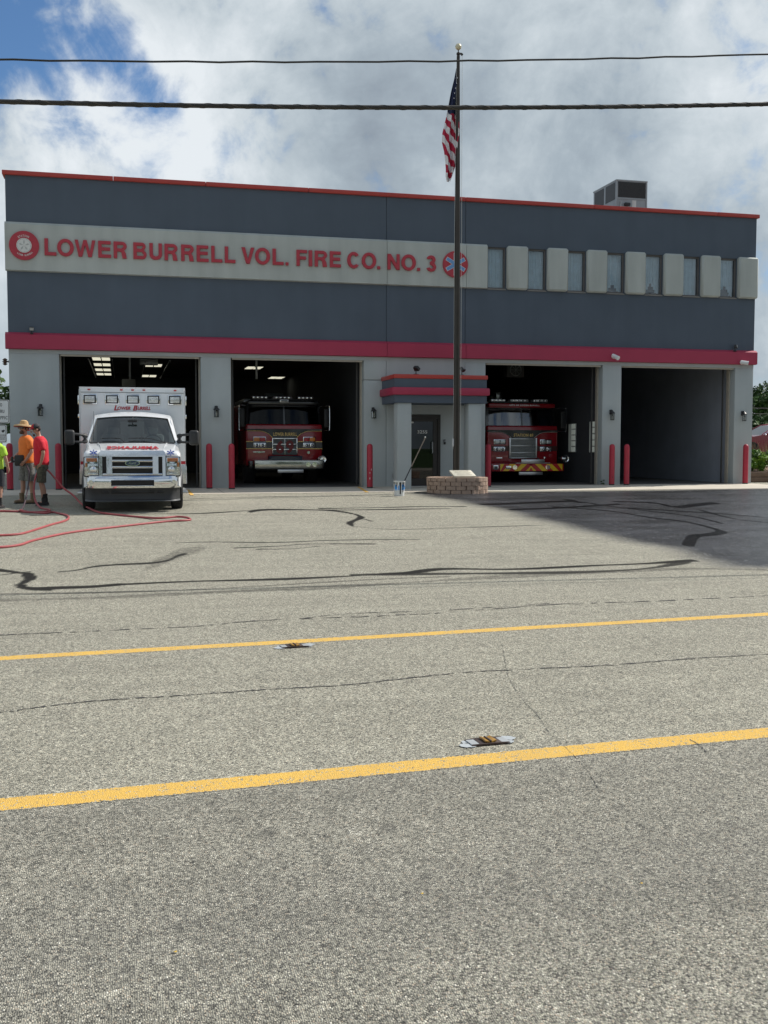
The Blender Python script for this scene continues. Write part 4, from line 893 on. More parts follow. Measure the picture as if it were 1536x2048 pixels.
text('badge_script', 'Ford', .15, .055, CH, bd, (0, -.920, .957), depth=.003, shear=.4)
for s in (-1, 1):
    mb = MB(); mb.box((s*.787, -.795, .888), (.300, .08, .395), BLK, .02); mb.build('headlight_gap', A)  # black frame standing in for the shaded gap round the headlight
    mb = MB(); mb.box((s*.785, -.80, .89), (.275, .10, .37), CH, .02); o = mb.build('headlight', A)
    mb = MB(); mb.box((s*.76, -.855, .84), (.20, .02, .22), REFL, .02)
    mb.lathe([(.075, 0), (.05, .03), (0, .045)], REFL, 20, (s*.75, -.868, .83), 'Y'); mb.box((s*.755, -.862, .74), (.20, .02, .04), CH, .006); mb.build('reflector', o)
    mb = MB(); mb.box((s*.78, -.862, 1.02), (.21, .02, .075), AMB, .012); mb.box((s*.885, -.855, .925), (.045, .02, .085), AMB, .01); mb.build('indicator', o)
    mb = MB(); mb.box((s*.785, -.878, .89), (.262, .014, .36), LENS, .006); mb.build('lens', o)
# bumper: curved chrome bar with a black slot
mb = MB()
def bump(z0, z1, hw, yf, m, mb, bulge=.03, th=.10, cut=None, wrap=.28):
    us = list(np.linspace(-1, 1, 33))
    def F(u, t):
        k = max(0, (abs(u)-.80)/.20); return (u*hw, yf+wrap*k*k+.03*u*u-bulge*math.sin(t*PI), z0+(z1-z0)*t)
    mb.grid(F, us, list(np.linspace(0, 1, 7)), m, skip=cut)
    mb.grid(lambda u, t: (F(u, 1)[0], F(u, 1)[1]+th*t, z1), us, [0, 1], m); mb.grid(lambda u, t: (F(u, 0)[0], F(u, 0)[1]+th*t, z0), us, [0, 1], m)
bump(.465, .70, .945, -.93, CH, mb, cut=lambda u, t: abs(u) < .41 and .22 < t < .72)
mb.bb(-.40, .40, -.96, -.95, .50, .512, CH); mb.build('bumper', A, recalc=False)
mb = MB(); mb.bb(-.42, .42, -.90, -.88, .49, .66, BLK)
for k in range(18): mb.bb(-.38+k*.044, -.374+k*.044, -.915, -.90, .50, .65, PLAS)
mb.build('bumper_slot', A)
for s in (-1, 1):
    mb = MB(); mb.lathe([(.0, -.02), (.03, -.015), (.042, .0), (.042, .03)], REFL, 16, (s*.80, -.955, .585), 'Y'); mb.build('fog_light', A)
mb = MB(); bump(.235, .46, .93, -.90, PLAS, mb, bulge=-.02, wrap=.30)
mb.bb(-.41, .41, -.885, -.87, .36, .41, BLK); mb.bb(-.60, -.47, -.88, -.865, .365, .40, BLK); mb.bb(.47, .60, -.88, -.865, .365, .40, BLK)
mb.grid(lambda u, t: (u*.93, -.86-.05*t+.3*max(0, (abs(u)-.8)/.2)**2, .235-.035*t), list(np.linspace(-1, 1, 33)), [0, 1], GRY); mb.build('valance', A, recalc=False)
# wheels
for s in (-1, 1):
    wheel(A, s*.88, 0, .385, .235, s)
    wheel(A, s*.98, 3.75, .385, .235, s); wheel(A, s*.72, 3.75, .385, .22, s)
    mb = MB(); mb.tube([(s*.955, .46*math.cos(a), .40+.44*math.sin(a)) for a in np.linspace(-.2, PI+.2, 16)], .03, PLAS, 6); mb.build('wheel_arch', A)
    mb = MB(); mb.bb(min(s*.80, s*1.14), max(s*.80, s*1.14), .55, 2.4, .28, .34, ALU, .01); mb.build('running_board', A)
# mirrors
for s in (-1, 1):
    mb = MB(); mb.tube(smooth_path([(s*.95, .62, 1.50), (s*1.05, .52, 1.53), (s*1.28, .45, 1.545)], 4), [.05]*3+[.028]*6, PLAS, 8)
    mb.tube(smooth_path([(s*.95, .62, 1.40), (s*1.05, .52, 1.375), (s*1.28, .45, 1.39)], 4), [.05]*3+[.025]*6, PLAS, 8)
    mb.box((s*.97, .62, 1.45), (.06, .16, .17), PLAS, .03); mb.build('mirror_arm', A)
    mb = MB(); mb.box((s*1.27, .44, 1.47), (.205, .14, .315), PLAS, .055, seg=4, rot=(0, 0, -s*.12)); o = mb.build('mirror', A)
    mb = MB(); mb.box((s*1.27, .515, 1.47), (.16, .01, .26), CH, .0, rot=(0, 0, -s*.12)); mb.build('mirror_glass', o)
mb = MB(); mb.tube([(-.80, .62, 1.42), (-.79, .66, 2.02)], [.006, .003], BLK, 5); mb.build('antenna', A)
# module box
bw, by, bz0, bz1 = 1.18, 2.62, .42, 2.635
mb = MB(); mb.box((0, by+1.75, (bz0+bz1)/2), (2*bw, 3.5, bz1-bz0), WP, .045, seg=3)
bx = mb.build('module_box', A)
mb = MB(); mb.tube([(-bw+.03, by-.003, 2.515), (bw-.03, by-.003, 2.515)], .006, GRY, 5)
for s in (-1, 1): mb.tube([(s*(bw-.004), by+.004, .5), (s*(bw-.004), by+.004, 2.58)], .010, ALU, 5)
mb.tube([(-bw, by+.01, bz1-.012), (bw, by+.01, bz1-.012)], .012, WP, 5); mb.build('box_trim', A)
for s in (-1, 1):
    mb = MB(); mb.bb(min(s*.90, s*1.185), max(s*.90, s*1.185), by-.012, by+.01, .42, .86, ALU, .004)
    for i in range(7):
        for j in range(11):
            mb.box((s*(.925+i*.042), by-.014, .45+j*.038), (.022, .006, .008), CH, rot=(0, .8 if (i+j) % 2 else -.8, 0))
    mb.build('stone_guard', A)
    mb = MB(); mb.bb(min(s*1.17, s*1.20), max(s*1.17, s*1.20), by+.01, by+3.4, .42, .75, ALU); 
    mb.tube([(s*1.2, by+1.13+.50*math.cos(a), .42+.47*math.sin(a)) for a in np.linspace(0, PI, 14)], .035, CH, 6); mb.build('wheel_flare', A)
mb = MB(); mb.bb(-bw-.001, bw+.001, by-.004, by, .875, .945, VR); mb.build('red_stripe', A)
WLT = M('warning_lens', (.60, .62, .62), .12, var=.22, scale=22, metal=.35)
for i in range(5):
    x = (-.948, -.458, .004, .462, .945)[i]; z = 2.355
    mb = MB(); mb.box((x, by-.02, z), (.315, .04, .232), CH, .035, seg=2); o = mb.build('warning_light', A)
    mb = MB(); mb.box((x, by-.045, z), (.275, .02, .192), BLK, .03); mb.build('bezel', o)
    mb = MB(); mb.box((x, by-.058, z), (.215, .02, .140), WLT, .02)
    for k in range(3): mb.box((x, by-.070, z-.048+k*.048), (.205, .008, .012), REFL, .003)
    mb.build('lens', o)
for x in (-.965, -.25, .0, .252, .955):
    mb = MB(); mb.box((x, by-.012, 2.575), (.065, .03, .03), REDL, .012); mb.build('clearance_light', A)
for s in (-1, 1):
    for z, d in ((2.35, .22), (1.98, .10)):
        mb = MB(); mb.box((s*1.20, by+.35, z), (.05, .30, d), CH, .02); mb.build('side_light', A)
o = text('box_lettering', 'OWER', .29, .080, VR, A, (-.195, by-.002, 2.158), depth=.003, bold=.04, shear=.25)
text('box_lettering', 'L', .095, .115, VR, A, (-.375, by-.002, 2.163), depth=.003, bold=.04, shear=.25)
text('box_lettering', 'B', .105, .115, VR, A, (.055, by-.002, 2.163), depth=.003, bold=.04, shear=.25)
text('box_lettering', 'URRELL', .285, .080, VR, A, (.255, by-.002, 2.158), depth=.003, bold=.04, shear=.25)
ha = math.atan2(.10, .72)
mtx_h = None
text('hood_lettering', 'AMBULANCE', 1.02, .46, VR, A, (.01, -.43, 1.262), rot=(ha-.02, 0, 0), depth=.004, bold=.05, mirror=True, space=1.1)
for s in (-1, 1):
    mtx_s = Matrix.Translation((s*.745, -.800, 1.158)) @ Matrix.Rotation(-PI/2+.92, 4, 'X')
    star(A, .080, VB, WP, 0, .004, mtx_s, w=.36)

# ---- fire engines, local: cab face at y=0, nose towards -Y, centre line x=0
def engine(loc, label, v, rz=0.):
    E_ = T('fire_engine', loc, label, 'fire engine', rz=rz); hw = 1.20
    mb = MB(); mb.box((0, 1.0, 1.22), (2*hw, 1.9, 1.30), RP, .06, seg=3); mb.box((0, 2.1, 1.5), (2*hw-.02, .8, 1.9), BP if v == 2 else RP, .04)
    mb.build('cab', E_)
    up_ = BP
    # upper cab with raked, slightly curved screen
    def CF(u, t): return (u*(1.17-.05*t), .05+.16*t+.10*abs(u)**3, 1.69+.75*t)
    us = [-1.03, -.955]+list(np.linspace(-.9, -.06, 7))+[-.022, .022]+list(np.linspace(.06, .9, 7))+[.955, 1.03]; ts = [-.05, .03]+list(np.linspace(.12, .88, 5))+[.965, 1.06]
    mb = MB(); mb.grid(CF, us, ts, up_, skip=lambda u, t: .022 < abs(u) < .955 and .03 < t < .965)
    for s in (-1, 1):
        a, b = CF(s*1.03, -.05), CF(s*1.03, 1.06)
        mb.add([a, b, (s*1.15, 2.4, 2.5), (s*1.19, 2.4, 1.62)], [[0, 1, 2, 3]], up_)
    mb.build('windscreen_frame', E_)
    for s in (-1, 1):
        mb = MB(); mb.grid(lambda u, t: (lambda p: (p[0], p[1]+.012, p[2]))(CF(s*u, t)), list(np.linspace(.015, .96, 9)), list(np.linspace(.02, .97, 5)), WSD if v == 2 else GL('sky_tint_glass', (.25, .35, .50), .01, ior=2.0)); mb.build('windscreen', E_, recalc=False)  # the blue tint puts the mirrored sky into the glass colour
    rc = BP if v == 2 else RP
    mb = MB(); mb.box((0, 1.25, 2.53), (2.26, 2.3, .15), rc, .05, seg=3); mb.build('cab_roof', E_)
    mb = MB(); mb.bb(-.9, .9, .16, .19, 2.455, 2.47, ALU); mb.bb(-1.0, 1.0, .38, .8, 1.60, 1.72, DASH, .03)
    for x in (-.45, .5): mb.box((x, .75, 1.72), (.55, .3, .10), M('dash_cover', (.12, .2, .27), .7) if v == 2 else DASH, .05)
    if v == 2: mb.box((-.38, .30, 1.83), (.24, .01, .22), M('paper_green', (.30, .42, .34), .8), rot=(-.3, .25, 0))
    mb.build('dashboard', E_)
    mb = MB()
    for x in (-.62, .62): mb.box((x, 1.6, 1.8), (.5, .18, .8), SEAT, .06)
    mb.build('seat', E_)
    # black centre band with arched gold trim
    pl = [(-hw+.02, 1.655), (-.72, 1.645), (-.52, 1.58), (-.40, 1.47), (-.37, 1.43), (.37, 1.43), (.40, 1.47), (.52, 1.58), (.72, 1.645), (hw-.02, 1.655), (hw-.02, 1.72), (-hw+.02, 1.72)]
    mb = MB(); mb.prism([(a, b) for a, b in pl], .030, .052, BP); mb.build('centre_band', E_)
    tr = GOLD if v == 2 else M('trim_silver', (.62, .60, .55), .3, metal=.5)
    mb = MB(); y = .026
    for s in (-1, 1): mb.tube([(s*a, y, b) for a, b in smooth_pts([(-(hw-.03), 1.655), (-.75, 1.65), (-.55, 1.59), (-.42, 1.49), (-.375, 1.40), (-.37, 1.17 if v == 2 else 1.0)])], .008, tr, 5)
    if v == 2:
        for s in (-1, 1):
            for z in (1.325, 1.105): mb.box((s*.79, .045, z), (.82, .012, .022), GOLD)
    mb.build('pinstripe', E_)
    text('band_lettering', 'LOWER BURRELL' if v == 2 else 'STATION 69', .74 if v == 2 else .66, .105, GOLD, E_, (.02, .03, 1.555), depth=.004, bold=.02, space=1.1)
    if v == 3: text('visor_lettering', 'CITY OF LOWER BURRELL', 1.02, .045, ALU, E_, (.08, .098, 2.54), depth=.003, bold=.015, space=1.1)
    else:
        mb = MB(); mb.box((0, .085, 2.59), (.28, .03, .095), ALU, .012); o = mb.build('nameplate', E_); mq = MB(); mq.box((0, .070, 2.59), (.20, .004, .045), GRY, .002); mq.build('plate_face', o)
    if v == 2:
        mb = MB(); mb.bb(-hw+.01, -.38, .035, .052, 1.12, 1.31, BP); mb.bb(.38, hw-.01, .035, .052, 1.12, 1.31, BP); mb.build('black_stripe', E_)
    else:
        mb = MB(); mb.bb(-hw+.01, -.43, .038, .052, 1.03, 1.20, M('stripe_dark', (.06, .012, .012), .3)); mb.bb(.43, hw-.01, .038, .052, 1.03, 1.20, MATS['stripe_dark']); mb.build('dark_stripe', E_)
    # grille
    gzb = .92 if v == 2 else .80; gzt = 1.42 if v == 2 else 1.45; gw = .37 if v == 2 else .42
    mb = MB(); mb.bb(-gw, gw, -.005, .06, gzb, gzt, M('grille_mesh', (.10, .11, .115), .45, metal=.6, var=.35, scale=90)); 
    for k in range(30): mb.bb(-gw+.02+k*(2*gw-.04)/29-.002, -gw+.02+k*(2*gw-.04)/29+.002, -.012, -.005, gzb, gzt, GRY if v == 2 else ALU)
    g_ = mb.build('grille', E_)
    mb = MB()
    for s in (-1, 1): mb.bb(min(s*gw, s*(gw+.022 if v == 2 else gw+.05)), max(s*gw, s*(gw+.022 if v == 2 else gw+.05)), -.03, .06, gzb, gzt+.01, ALU if v == 3 else CH, .004)
    for z in ([1.24, 1.08, gzt] if v == 2 else [1.20, .97, 1.43, .80]): mb.bb(-gw, gw, -.028, -.004, z-.012, z+.012, CH if v == 2 else ALU, .003)
    if v == 2: mb.bb(-.006, .006, -.024, -.004, gzb, gzt, CH)
    mb.build('grille_bar', g_)
    if v == 2:
        D69 = M('number_red', (.17, .008, .014), .4)
        for ch, x in (('6', -.155), ('9', .155)): text('number', ch, .25, .42, D69, E_, (x, -.020, 1.16), depth=.010, bold=.05)
    # headlamps
    for s in (-1, 1):
        for z, wd_, h_ in ((1.395 if v == 2 else 1.33, .40, .165), (1.21 if v == 2 else 1.09, .40, .155)):
            mb = MB(); mb.box((s*.78, .03, z), (wd_, .05, h_), CH, .015); o = mb.build('headlight', E_)
            mb = MB(); top = z > 1.29
            mb.box((s*.78, .0, z), (wd_-.04, .02, h_-.035), BLK, .006)
            for k in (-1, 1):
                if top and v == 2: m_ = AMB if k == s else REDL; mb.box((s*.78+k*.09, -.012, z), (.17, .016, h_-.045), m_, .006)
                elif top: mb.box((s*.78+k*.09, -.012, z), (.155, .016, h_-.06), WLT, .015)
                else:
                    mb.box((s*.78+k*.09, -.010, z), (.155, .012, h_-.05), REFL, .012); mb.lathe([(.05, 0), (.035, .02), (0, .03)], CH, 14, (s*.78+k*.09, -.02, z), 'Y')
            mb.build('lens', o)
    # bumper
    bz0_, bz1_ = (.485, .74) if v == 2 else (.37, .62); xo = .02
    if v == 2:
        mb = MB(); mb.box((xo+.05, -.33, (bz0_+bz1_)/2), (2.12, .20, bz1_-bz0_), M('chrome_scenery_tint', (.42, .42, .38), .14, metal=1, var=.1, bump=.3, bscale=5), .012, seg=3)  # chrome colour darkened and yellowed to stand in for mirrored scenery
        mb.box((xo+.05, -.22, bz1_+.005), (2.14, .45, .014), ALU, .004); mb.build('bumper', E_)
        for s in (-1, 1):
            mb = MB(); mb.box((xo+s*1.12, -.20, (bz0_+bz1_)/2), (.12, .34, bz1_-bz0_), BP, .03); mb.build('bumper_end', E_)
        for x in (.66, .86):
            mb = MB(); mb.lathe([(.055, -.03), (.075, -.02), (.075, .03)], CH, 18, (x, -.44, .615), 'Y'); mb.lathe([(0, -.015), (.055, -.02)], BLK, 18, (x, -.44, .615), 'Y'); mb.build('air_horn', E_)
        mb = MB(); mb.box((-.80, .015, 1.0), (.36, .012, .03), CH, .004); mb.prism([(-1.0, 1.02), (-.60, 1.02), (-.74, .985), (-.80, .965), (-.86, .985)], -.002, .02, CH); mb.build('wing_badge', E_)
        mb = MB(); mb.lathe([(.0, -.01), (.045, 0), (.045, .02)], CH, 16, (.75, .02, .985), 'Y'); mb.build('cap_badge', E_)
        mb = MB(); mb.bb(-.52, .50, -.30, -.02, .745, .88, M('hose_blue', (.02, .03, .06), .7, var=.4, scale=25)); 
        for k in range(5): mb.tube(smooth_path([(-.50+k*.02, -.30, .77+.02*k), (-.2, -.32, .80+.015*k), (.1, -.31, .78+.02*k), (.48, -.30, .80)], 5), .018, GRY, 6)
        mb.build('hose_tray', E_)
    else:
        yc = [(-1.05, 'r')]; mb = MB(); mb.box((0, -.35, (bz0_+bz1_)/2), (2.42, .22, bz1_-bz0_), RP, .012); mb.build('bumper', E_)
        YEL3 = M('chevron_yellow', (.95, .62, .02), .4, coat=.3); RED3 = M('chevron_red', (.55, .012, .02), .4, coat=.3)
        mb = MB(); zc0, zc1 = bz0_+.012, bz1_-.012; H_ = zc1-zc0; x0, x1 = -.92, 1.16
        mb.add([(x0, -.4615, zc0), (x1, -.4615, zc0), (x1, -.4615, zc1), (x0, -.4615, zc1)], [[0, 1, 2, 3]], YEL3)
        for s in (-1, 1):
            for k in range(5):
                a = .06+k*.38; w_ = .19; c0 = .10
                q = [(c0+s*(a+.12), zc0), (c0+s*(a+.12+w_), zc0), (c0+s*(a+w_-.12), zc1), (c0+s*(a-.12), zc1)]
                q = [(min(max(p[0], x0), x1), p[1]) for p in q]
                if abs(q[0][0]-q[1][0]) < 1e-4 and abs(q[2][0]-q[3][0]) < 1e-4: continue
                mb.add([(p[0], -.464, p[1]) for p in q], [[0, 1, 2, 3]], RED3)
        mb.add([(.10-.07, -.465, zc0), (.10+.07, -.465, zc0), (.10, -.465, zc0+.11)], [[0, 1, 2]], RED3)
        mb.build('chevron_stripe', E_, recalc=False)
        for x in (-.44, .66):
            mb = MB(); mb.lathe([(.045, -.02), (.075, -.015), (.075, .01)], CH, 18, (x, -.468, .50), 'Y'); mb.lathe([(0, -.012), (.045, -.015)], BLK, 18, (x, -.468, .50), 'Y'); mb.build('air_horn', E_)
        mb = MB(); mb.box((-.65, -.47, .50), (.18, .03, .10), REFL, .012); mb.build('bumper_light', E_)
        mb = MB(); mb.box((-1.07, -.468, .50), (.16, .03, .14), CH, .01); mb.box((-1.07, -.485, .50), (.12, .01, .09), GRY, .006); mb.build('bumper_light', E_)
        mb = MB(); mb.box((.16, -.475, .70), (.78, .012, .11), ALU, .006); mb.bb(-.4, .75, -.45, -.02, .63, .645, ALU)
        for x in (-.05, .38): mb.cyl((x, -.35, .65), (x, -.35, .80), .03, BLK)
        mb.build('tray_lid', E_)
        mb = MB(); mb.box((-.78, .035, .80), (.20, .012, .04), CH, .006); mb.box((.76, .035, .80), (.07, .012, .07), CH, .02); mb.build('wing_badge', E_)
    mb = MB(); mb.box((.12, -.40, bz0_-.075), (.80, .012, .10), ALU, .006); mb.cyl((-.2, -.38, bz0_-.08), (-.2, -.2, bz0_), .02, BLK); mb.cyl((.42, -.38, bz0_-.08), (.42, -.2, bz0_), .02, BLK); mb.build('plate', E_)
    xb, zb = (1.12, .78) if v == 2 else (1.30, .78)
    mb = MB(); mb.lathe([(0, -.12), (.03, -.115), (.035, -.05), (.09, -.045), (.12, -.06), (.125, 0), (.11, .05), (.05, .13), (0, .14)], CH, 24, (xb, -.30, zb), 'Y', mtx=Matrix.Rotation(-PI/2, 4, 'X') @ Matrix.Scale(-1, 4, (0, 0, 1)) if False else Matrix.Rotation(PI/2, 4, 'X') @ Matrix.Scale(-1, 4, (0, 0, 1)))
    mb.cyl((xb, -.2, zb), (xb-.1, -.05, zb), .04, BLK); mb.build('siren', E_)
    mb = MB()
    for k in range(3): mb.lathe([(.085-.025*k, -.062-.002*k), (.095-.025*k, -.066-.002*k), (.10-.025*k, -.060)], GRY if k % 2 == 0 else CH, 24, (xb, -.355, zb), 'Y')
    mb.build('siren_face', E_)
    # mirrors
    for s in (-1, 1):
        x = s*(1.33 if v == 2 else 1.36)
        mb = MB(); z0, z1 = 1.70, 2.42
        mb.tube(smooth_path([(s*1.18, .30, z1+.02), (x+s*.05, .0, z1+.03), (x+s*.085, -.02, z1-.05), (x+s*.085, -.02, z0+.05), (x+s*.05, .0, z0-.02), (s*1.18, .25, z0)], 5), .014, CH, 7); mb.build('mirror_arm', E_)
        mb = MB(); mb.box((x-s*.01, .02, 2.06), (.15, .09, .58), PLAS, .03); mb.build('mirror', E_)
    # light bar
    lz = 2.66
    mb = MB(); mb.box((.02 if v == 2 else .05, .5, lz-.02), (2.0, .34, .04), BLK, .01); mb.build('lightbar_base', E_)
    for k in range(3):
        x = (-.72, 0, .72)[k]
        mb = MB(); mb.box((x, .5, lz+.045), (.62 if k == 1 else .50, .30, .095), (WLT if v == 3 else M('lightbar_dark', (.12, .10, .11), .15, var=.5, scale=25, coat=.6)), .025); 
        for j in range(4): mb.box((x-.2+j*.13, .345, lz+.045), (.06, .01, .05), REFL if (j+k) % 2 else CH, .01)
        mb.build('warning_light', E_)
    # body, pump panel, wheels
    mb = MB(); mb.box((0, 5.9, 1.55), (2.36, 6.6, 2.0), RP, .05); mb.box((0, 4.4, 2.65), (1.9, 3, .25), ALU, .03); mb.build('body', E_)
    mb = MB(); mb.bb(-1.0, 1.0, .2, 2.3, .50, .70, BLK); mb.bb(-.9, .9, -.2, 8.5, .45, .60, BLK); mb.build('chassis', E_)
    if v == 3:
        mb = MB(); mb.tube([(-.9, 3.2, 2.95), (-.3, 3.0, 2.98), (.2, 3.0, 2.9)], .05, ALU, 8); mb.box((.15, 2.9, 2.98), (.22, .25, .28), ALU, .03); mb.build('deck_gun', E_)
    else:
        mb = MB(); mb.box((.0, 2.4, 2.86), (.62, .3, .16), GRY, .03); mb.cyl((0, 2.4, 2.6), (0, 2.4, 2.8), .06, GRY); mb.build('deck_gun', E_)
    for s in (-1, 1):
        wheel(E_, s*1.0, 1.15, .50, .34, s); wheel(E_, s*1.0, 6.2, .50, .34, s)
    return E_
def smooth_pts(p): return [(v.x, v.y) for v in smooth_path([(a, b, 0) for a, b in p], 4)]
engine((4.86, 2.5, .376), 'red and black fire engine with large 69 on its grille in the second bay', 2)
_e3 = engine((12.80, 2.6, .376), 'red fire engine with yellow and red chevron bumper in the third bay', 3)
_e3.scale = (1.04, 1, 1)

# ------------------------------------------------------------------ flagpole, flag, planter
PX, PY = 8.60, -3.35; g0 = gz(PY)
POLE = M('pole_bronze', (.045, .038, .032), .28, metal=.55, var=.12, scale=3)
r = T('flagpole', (PX, PY, g0), 'tall dark bronze flagpole with a pale ball rising from the block planter', 'flagpole')
mb = MB(); H_ = 11.38; mb.lathe([(.088, 0), (.088, 1.0), (.083, 4.0), (.068, 7.5), (.042, H_), (.030, H_+.05), (.02, H_+.1)], POLE, 28); mb.build('pole', r)
mb = MB(); mb.lathe([(.0, -.085), (.04, -.075), (.07, -.045), (.085, 0), (.07, .045), (.04, .075), (0, .085)], M('ball_gold', (.62, .56, .40), .35, metal=.5), 24, (0, 0, H_+.24)); mb.cyl((0, 0, H_+.05), (0, 0, H_+.17), .014, POLE); mb.build('finial_ball', r)
mb = MB(); mb.lathe([(.05, -.02), (.05, .02), (.03, .04)], POLE, 14, (0, 0, H_+.06)); mb.box((.06, 0, H_+.07), (.10, .03, .05), POLE, .012); mb.lathe([(.03, -.012), (.03, .012)], BLK, 12, (.10, 0, H_+.05), 'Y'); mb.build('truck_pulley', r)
mb = MB(); mb.tube([(.10, -.02, H_+.04), (.108, -.02, 7.), (.105, -.03, 1.4)], .005, M('rope_white', (.6, .6, .57), .8), 5); mb.box((-.105, -.04, 1.33), (.05, .04, .22), M('cleat_wrap', (.55, .55, .55), .7), .02); mb.tube([(-.105, -.04, 1.25), (-.11, -.05, 1.15)], .008, MATS['rope_white'], 5); mb.tube([(-.095, -.03, 1.4), (-.09, -.03, 7.0), (-.05, -.02, H_)], .004, MATS['rope_white'], 4); mb.build('halyard', r)
# flag hanging limp
FN = M('flag_navy', (.010, .016, .055), .85, bump=.2, bscale=60); FR = M('flag_red', (.40, .012, .045), .85, bump=.2, bscale=60); FWH = M('flag_white', (.68, .66, .68), .85, bump=.2, bscale=60)
flz1, flz0 = 11.07, 8.16; zs_ = flz1-flz0
prof = [(0, -.045, .02), (.10, -.10, .02), (.22, -.19, .02), (.33, -.25, .03), (.45, -.32, .03), (.58, -.41, .02), (.66, -.42, -.02), (.74, -.36, -.03), (.82, -.33, -.04), (.90, -.32, -.10), (.96, -.33, -.16), (1., -.30, -.20)]
pv = [p[0] for p in prof]; pl_ = [p[1] for p in prof]; pr_ = [p[2] for p in prof]
def flagf(u, v):
    x0 = np.interp(v, pv, pl_); x1 = np.interp(v, pv, pr_)
    x = x0+(x1-x0)*u; wv = .5+.5*min(1, v*2)
    return (x, -.03+.05*wv*math.sin(u*9+v*4)+.035*wv*math.sin(u*21-v*7+1), flz1-zs_*v+.02*math.sin(u*14+v*3))
NU, NV = 36, 240; us = list(np.linspace(0, 1, NU)); vs = list(np.linspace(0, 1, NV)); mb = MB(); pts = [flagf(a, b) for b in vs for a in us]
groups = {0: [], 1: [], 2: []}
for j in range(NV-1):
    for i in range(NU-1):
        u, v = (us[i]+us[i+1])/2, (vs[j]+vs[j+1])/2; p = flagf(u, v)
        zc = p[2]; d_ = (flz1-zc)+(-1.25)*(p[0]-.02)*-1      # stripes fall away steeply towards the pole
        s_ = (flz1-zc)-1.6*(p[0]+.30)
        if s_ < 1.06 and v < .40: k = 0
        else: k = 1+int(math.floor((s_-1.06)/.205)) % 2
        groups[k].append([j*NU+i, j*NU+i+1, (j+1)*NU+i+1, (j+1)*NU+i])
base = True
for k, m_ in ((0, FN), (1, FWH), (2, FR)):
    if groups[k]:
        ix = mb.idx(m_)
        if base: mb.v = [tuple(p) for p in pts]; base = False
        mb.f += groups[k]; mb.m += [ix]*len(groups[k]); mb.sm += [True]*len(groups[k])
fl = mb.build('flag', recalc=False, loc=(PX, PY+.05, g0)); tag(fl, 'limp American flag with red, white and navy folds hanging beside the pole', 'flag')
mb = MB()
for u, v in ((.50, .096), (.46, .139), (.44, .181), (.42, .224), (.40, .268), (.78, .285), (.62, .36)):
    p = Vector(flagf(u, v))+Vector((0, -.03, 0)); q = []
    for k in range(10):
        a = k*PI/5+.3; R_ = .024 if k % 2 == 0 else .011; q.append((p.x+R_*math.sin(a)*.7, p.y, p.z+R_*math.cos(a)))
    mb.add(q, [list(range(10))], FWH)
mb.build('star', fl, recalc=False)
# planter
BLOCK = M('split_block', (.40, .285, .215), .9, var=.22, scale=14, bump=1.0, bscale=38, world=True, fine=.4)
JOINT = M('block_joint', (.05, .04, .035), .95)
pl = T('block_planter', (PX+.03, PY, g0-.02), 'round tan split-faced block planter round the foot of the flagpole', 'planter')
mb = MB(); R_ = .80; mb.lathe([(R_-.05, 0), (R_-.05, .42), (R_-.18, .42), (R_-.18, 0)], JOINT, 40); nb = 18
for c_ in range(4):
    for k in range(nb):
        a0 = 2*PI*(k+.5*(c_ % 2))/nb; da = 2*PI/nb; z0 = c_*.108; g_ = .010
        j = rng.normal(0, .007, 8); a1, a2 = a0+g_/R_, a0+da-g_/R_; n_ = 4
        v = []; 
        for z in (z0+.004, z0+.103):
            for i in range(n_+1):
                a = a1+(a2-a1)*i/n_; rr = R_+j[i]+.012*math.sin(i*PI/n_); v.append((rr*math.cos(a), rr*math.sin(a), z))
            for i in range(n_+1):
                a = a2+(a1-a2)*i/n_; v.append(((R_-.2)*math.cos(a), (R_-.2)*math.sin(a), z))
        m_ = 2*(n_+1); f = [list(range(m_))[::-1], list(range(m_, 2*m_))]+[[i, (i+1) % m_, m_+(i+1) % m_, m_+i] for i in range(m_)]
        mb.add(v, f, BLOCK, smooth=False)
mb.build('block_ring', pl)
mb = MB(); mb.lathe([(R_-.16, .33), (.5, .40), (0, .42)], M('gravel', (.34, .28, .22), .95, var=.4, scale=40, bump=1, bscale=60), 32)
for k in range(60):
    a = rng.random()*2*PI; q = rng.random()**.5*.6; s = rng.uniform(.015, .035); mb.box((q*math.cos(a), q*math.sin(a), .40), (s*1.4, s, s*.8), BLOCK, .004, rot=(0, 0, a*3), seg=1)
mb.build('gravel_fill', pl)
r = T('memorial_plaque', (8.64, -3.98, g0+.42), 'pale stone plaque lying tilted on the block planter in front of the pole', 'plaque')
STN = M('plaque_stone', (.60, .57, .47), .7, var=.10, scale=12, bump=.2)
mb = MB(); mb.box((0, .20, .085), (.60, .48, .05), STN, .008, rot=(rad(17), 0, 0)); mb.build('slab', r)
mb = MB()
for i in range(5): mb.box((0, .04+i*.08, .065+i*.0245+.001), (.42-.05*(i % 2), .02, .003), M('engraving', (.40, .38, .31), .8), rot=(rad(17), 0, 0))
mb.build('engraving', r)
mb = MB(); mb.bb(-.2, .2, .1, .38, -.02, .08, STN, .01); mb.build('plinth', r)
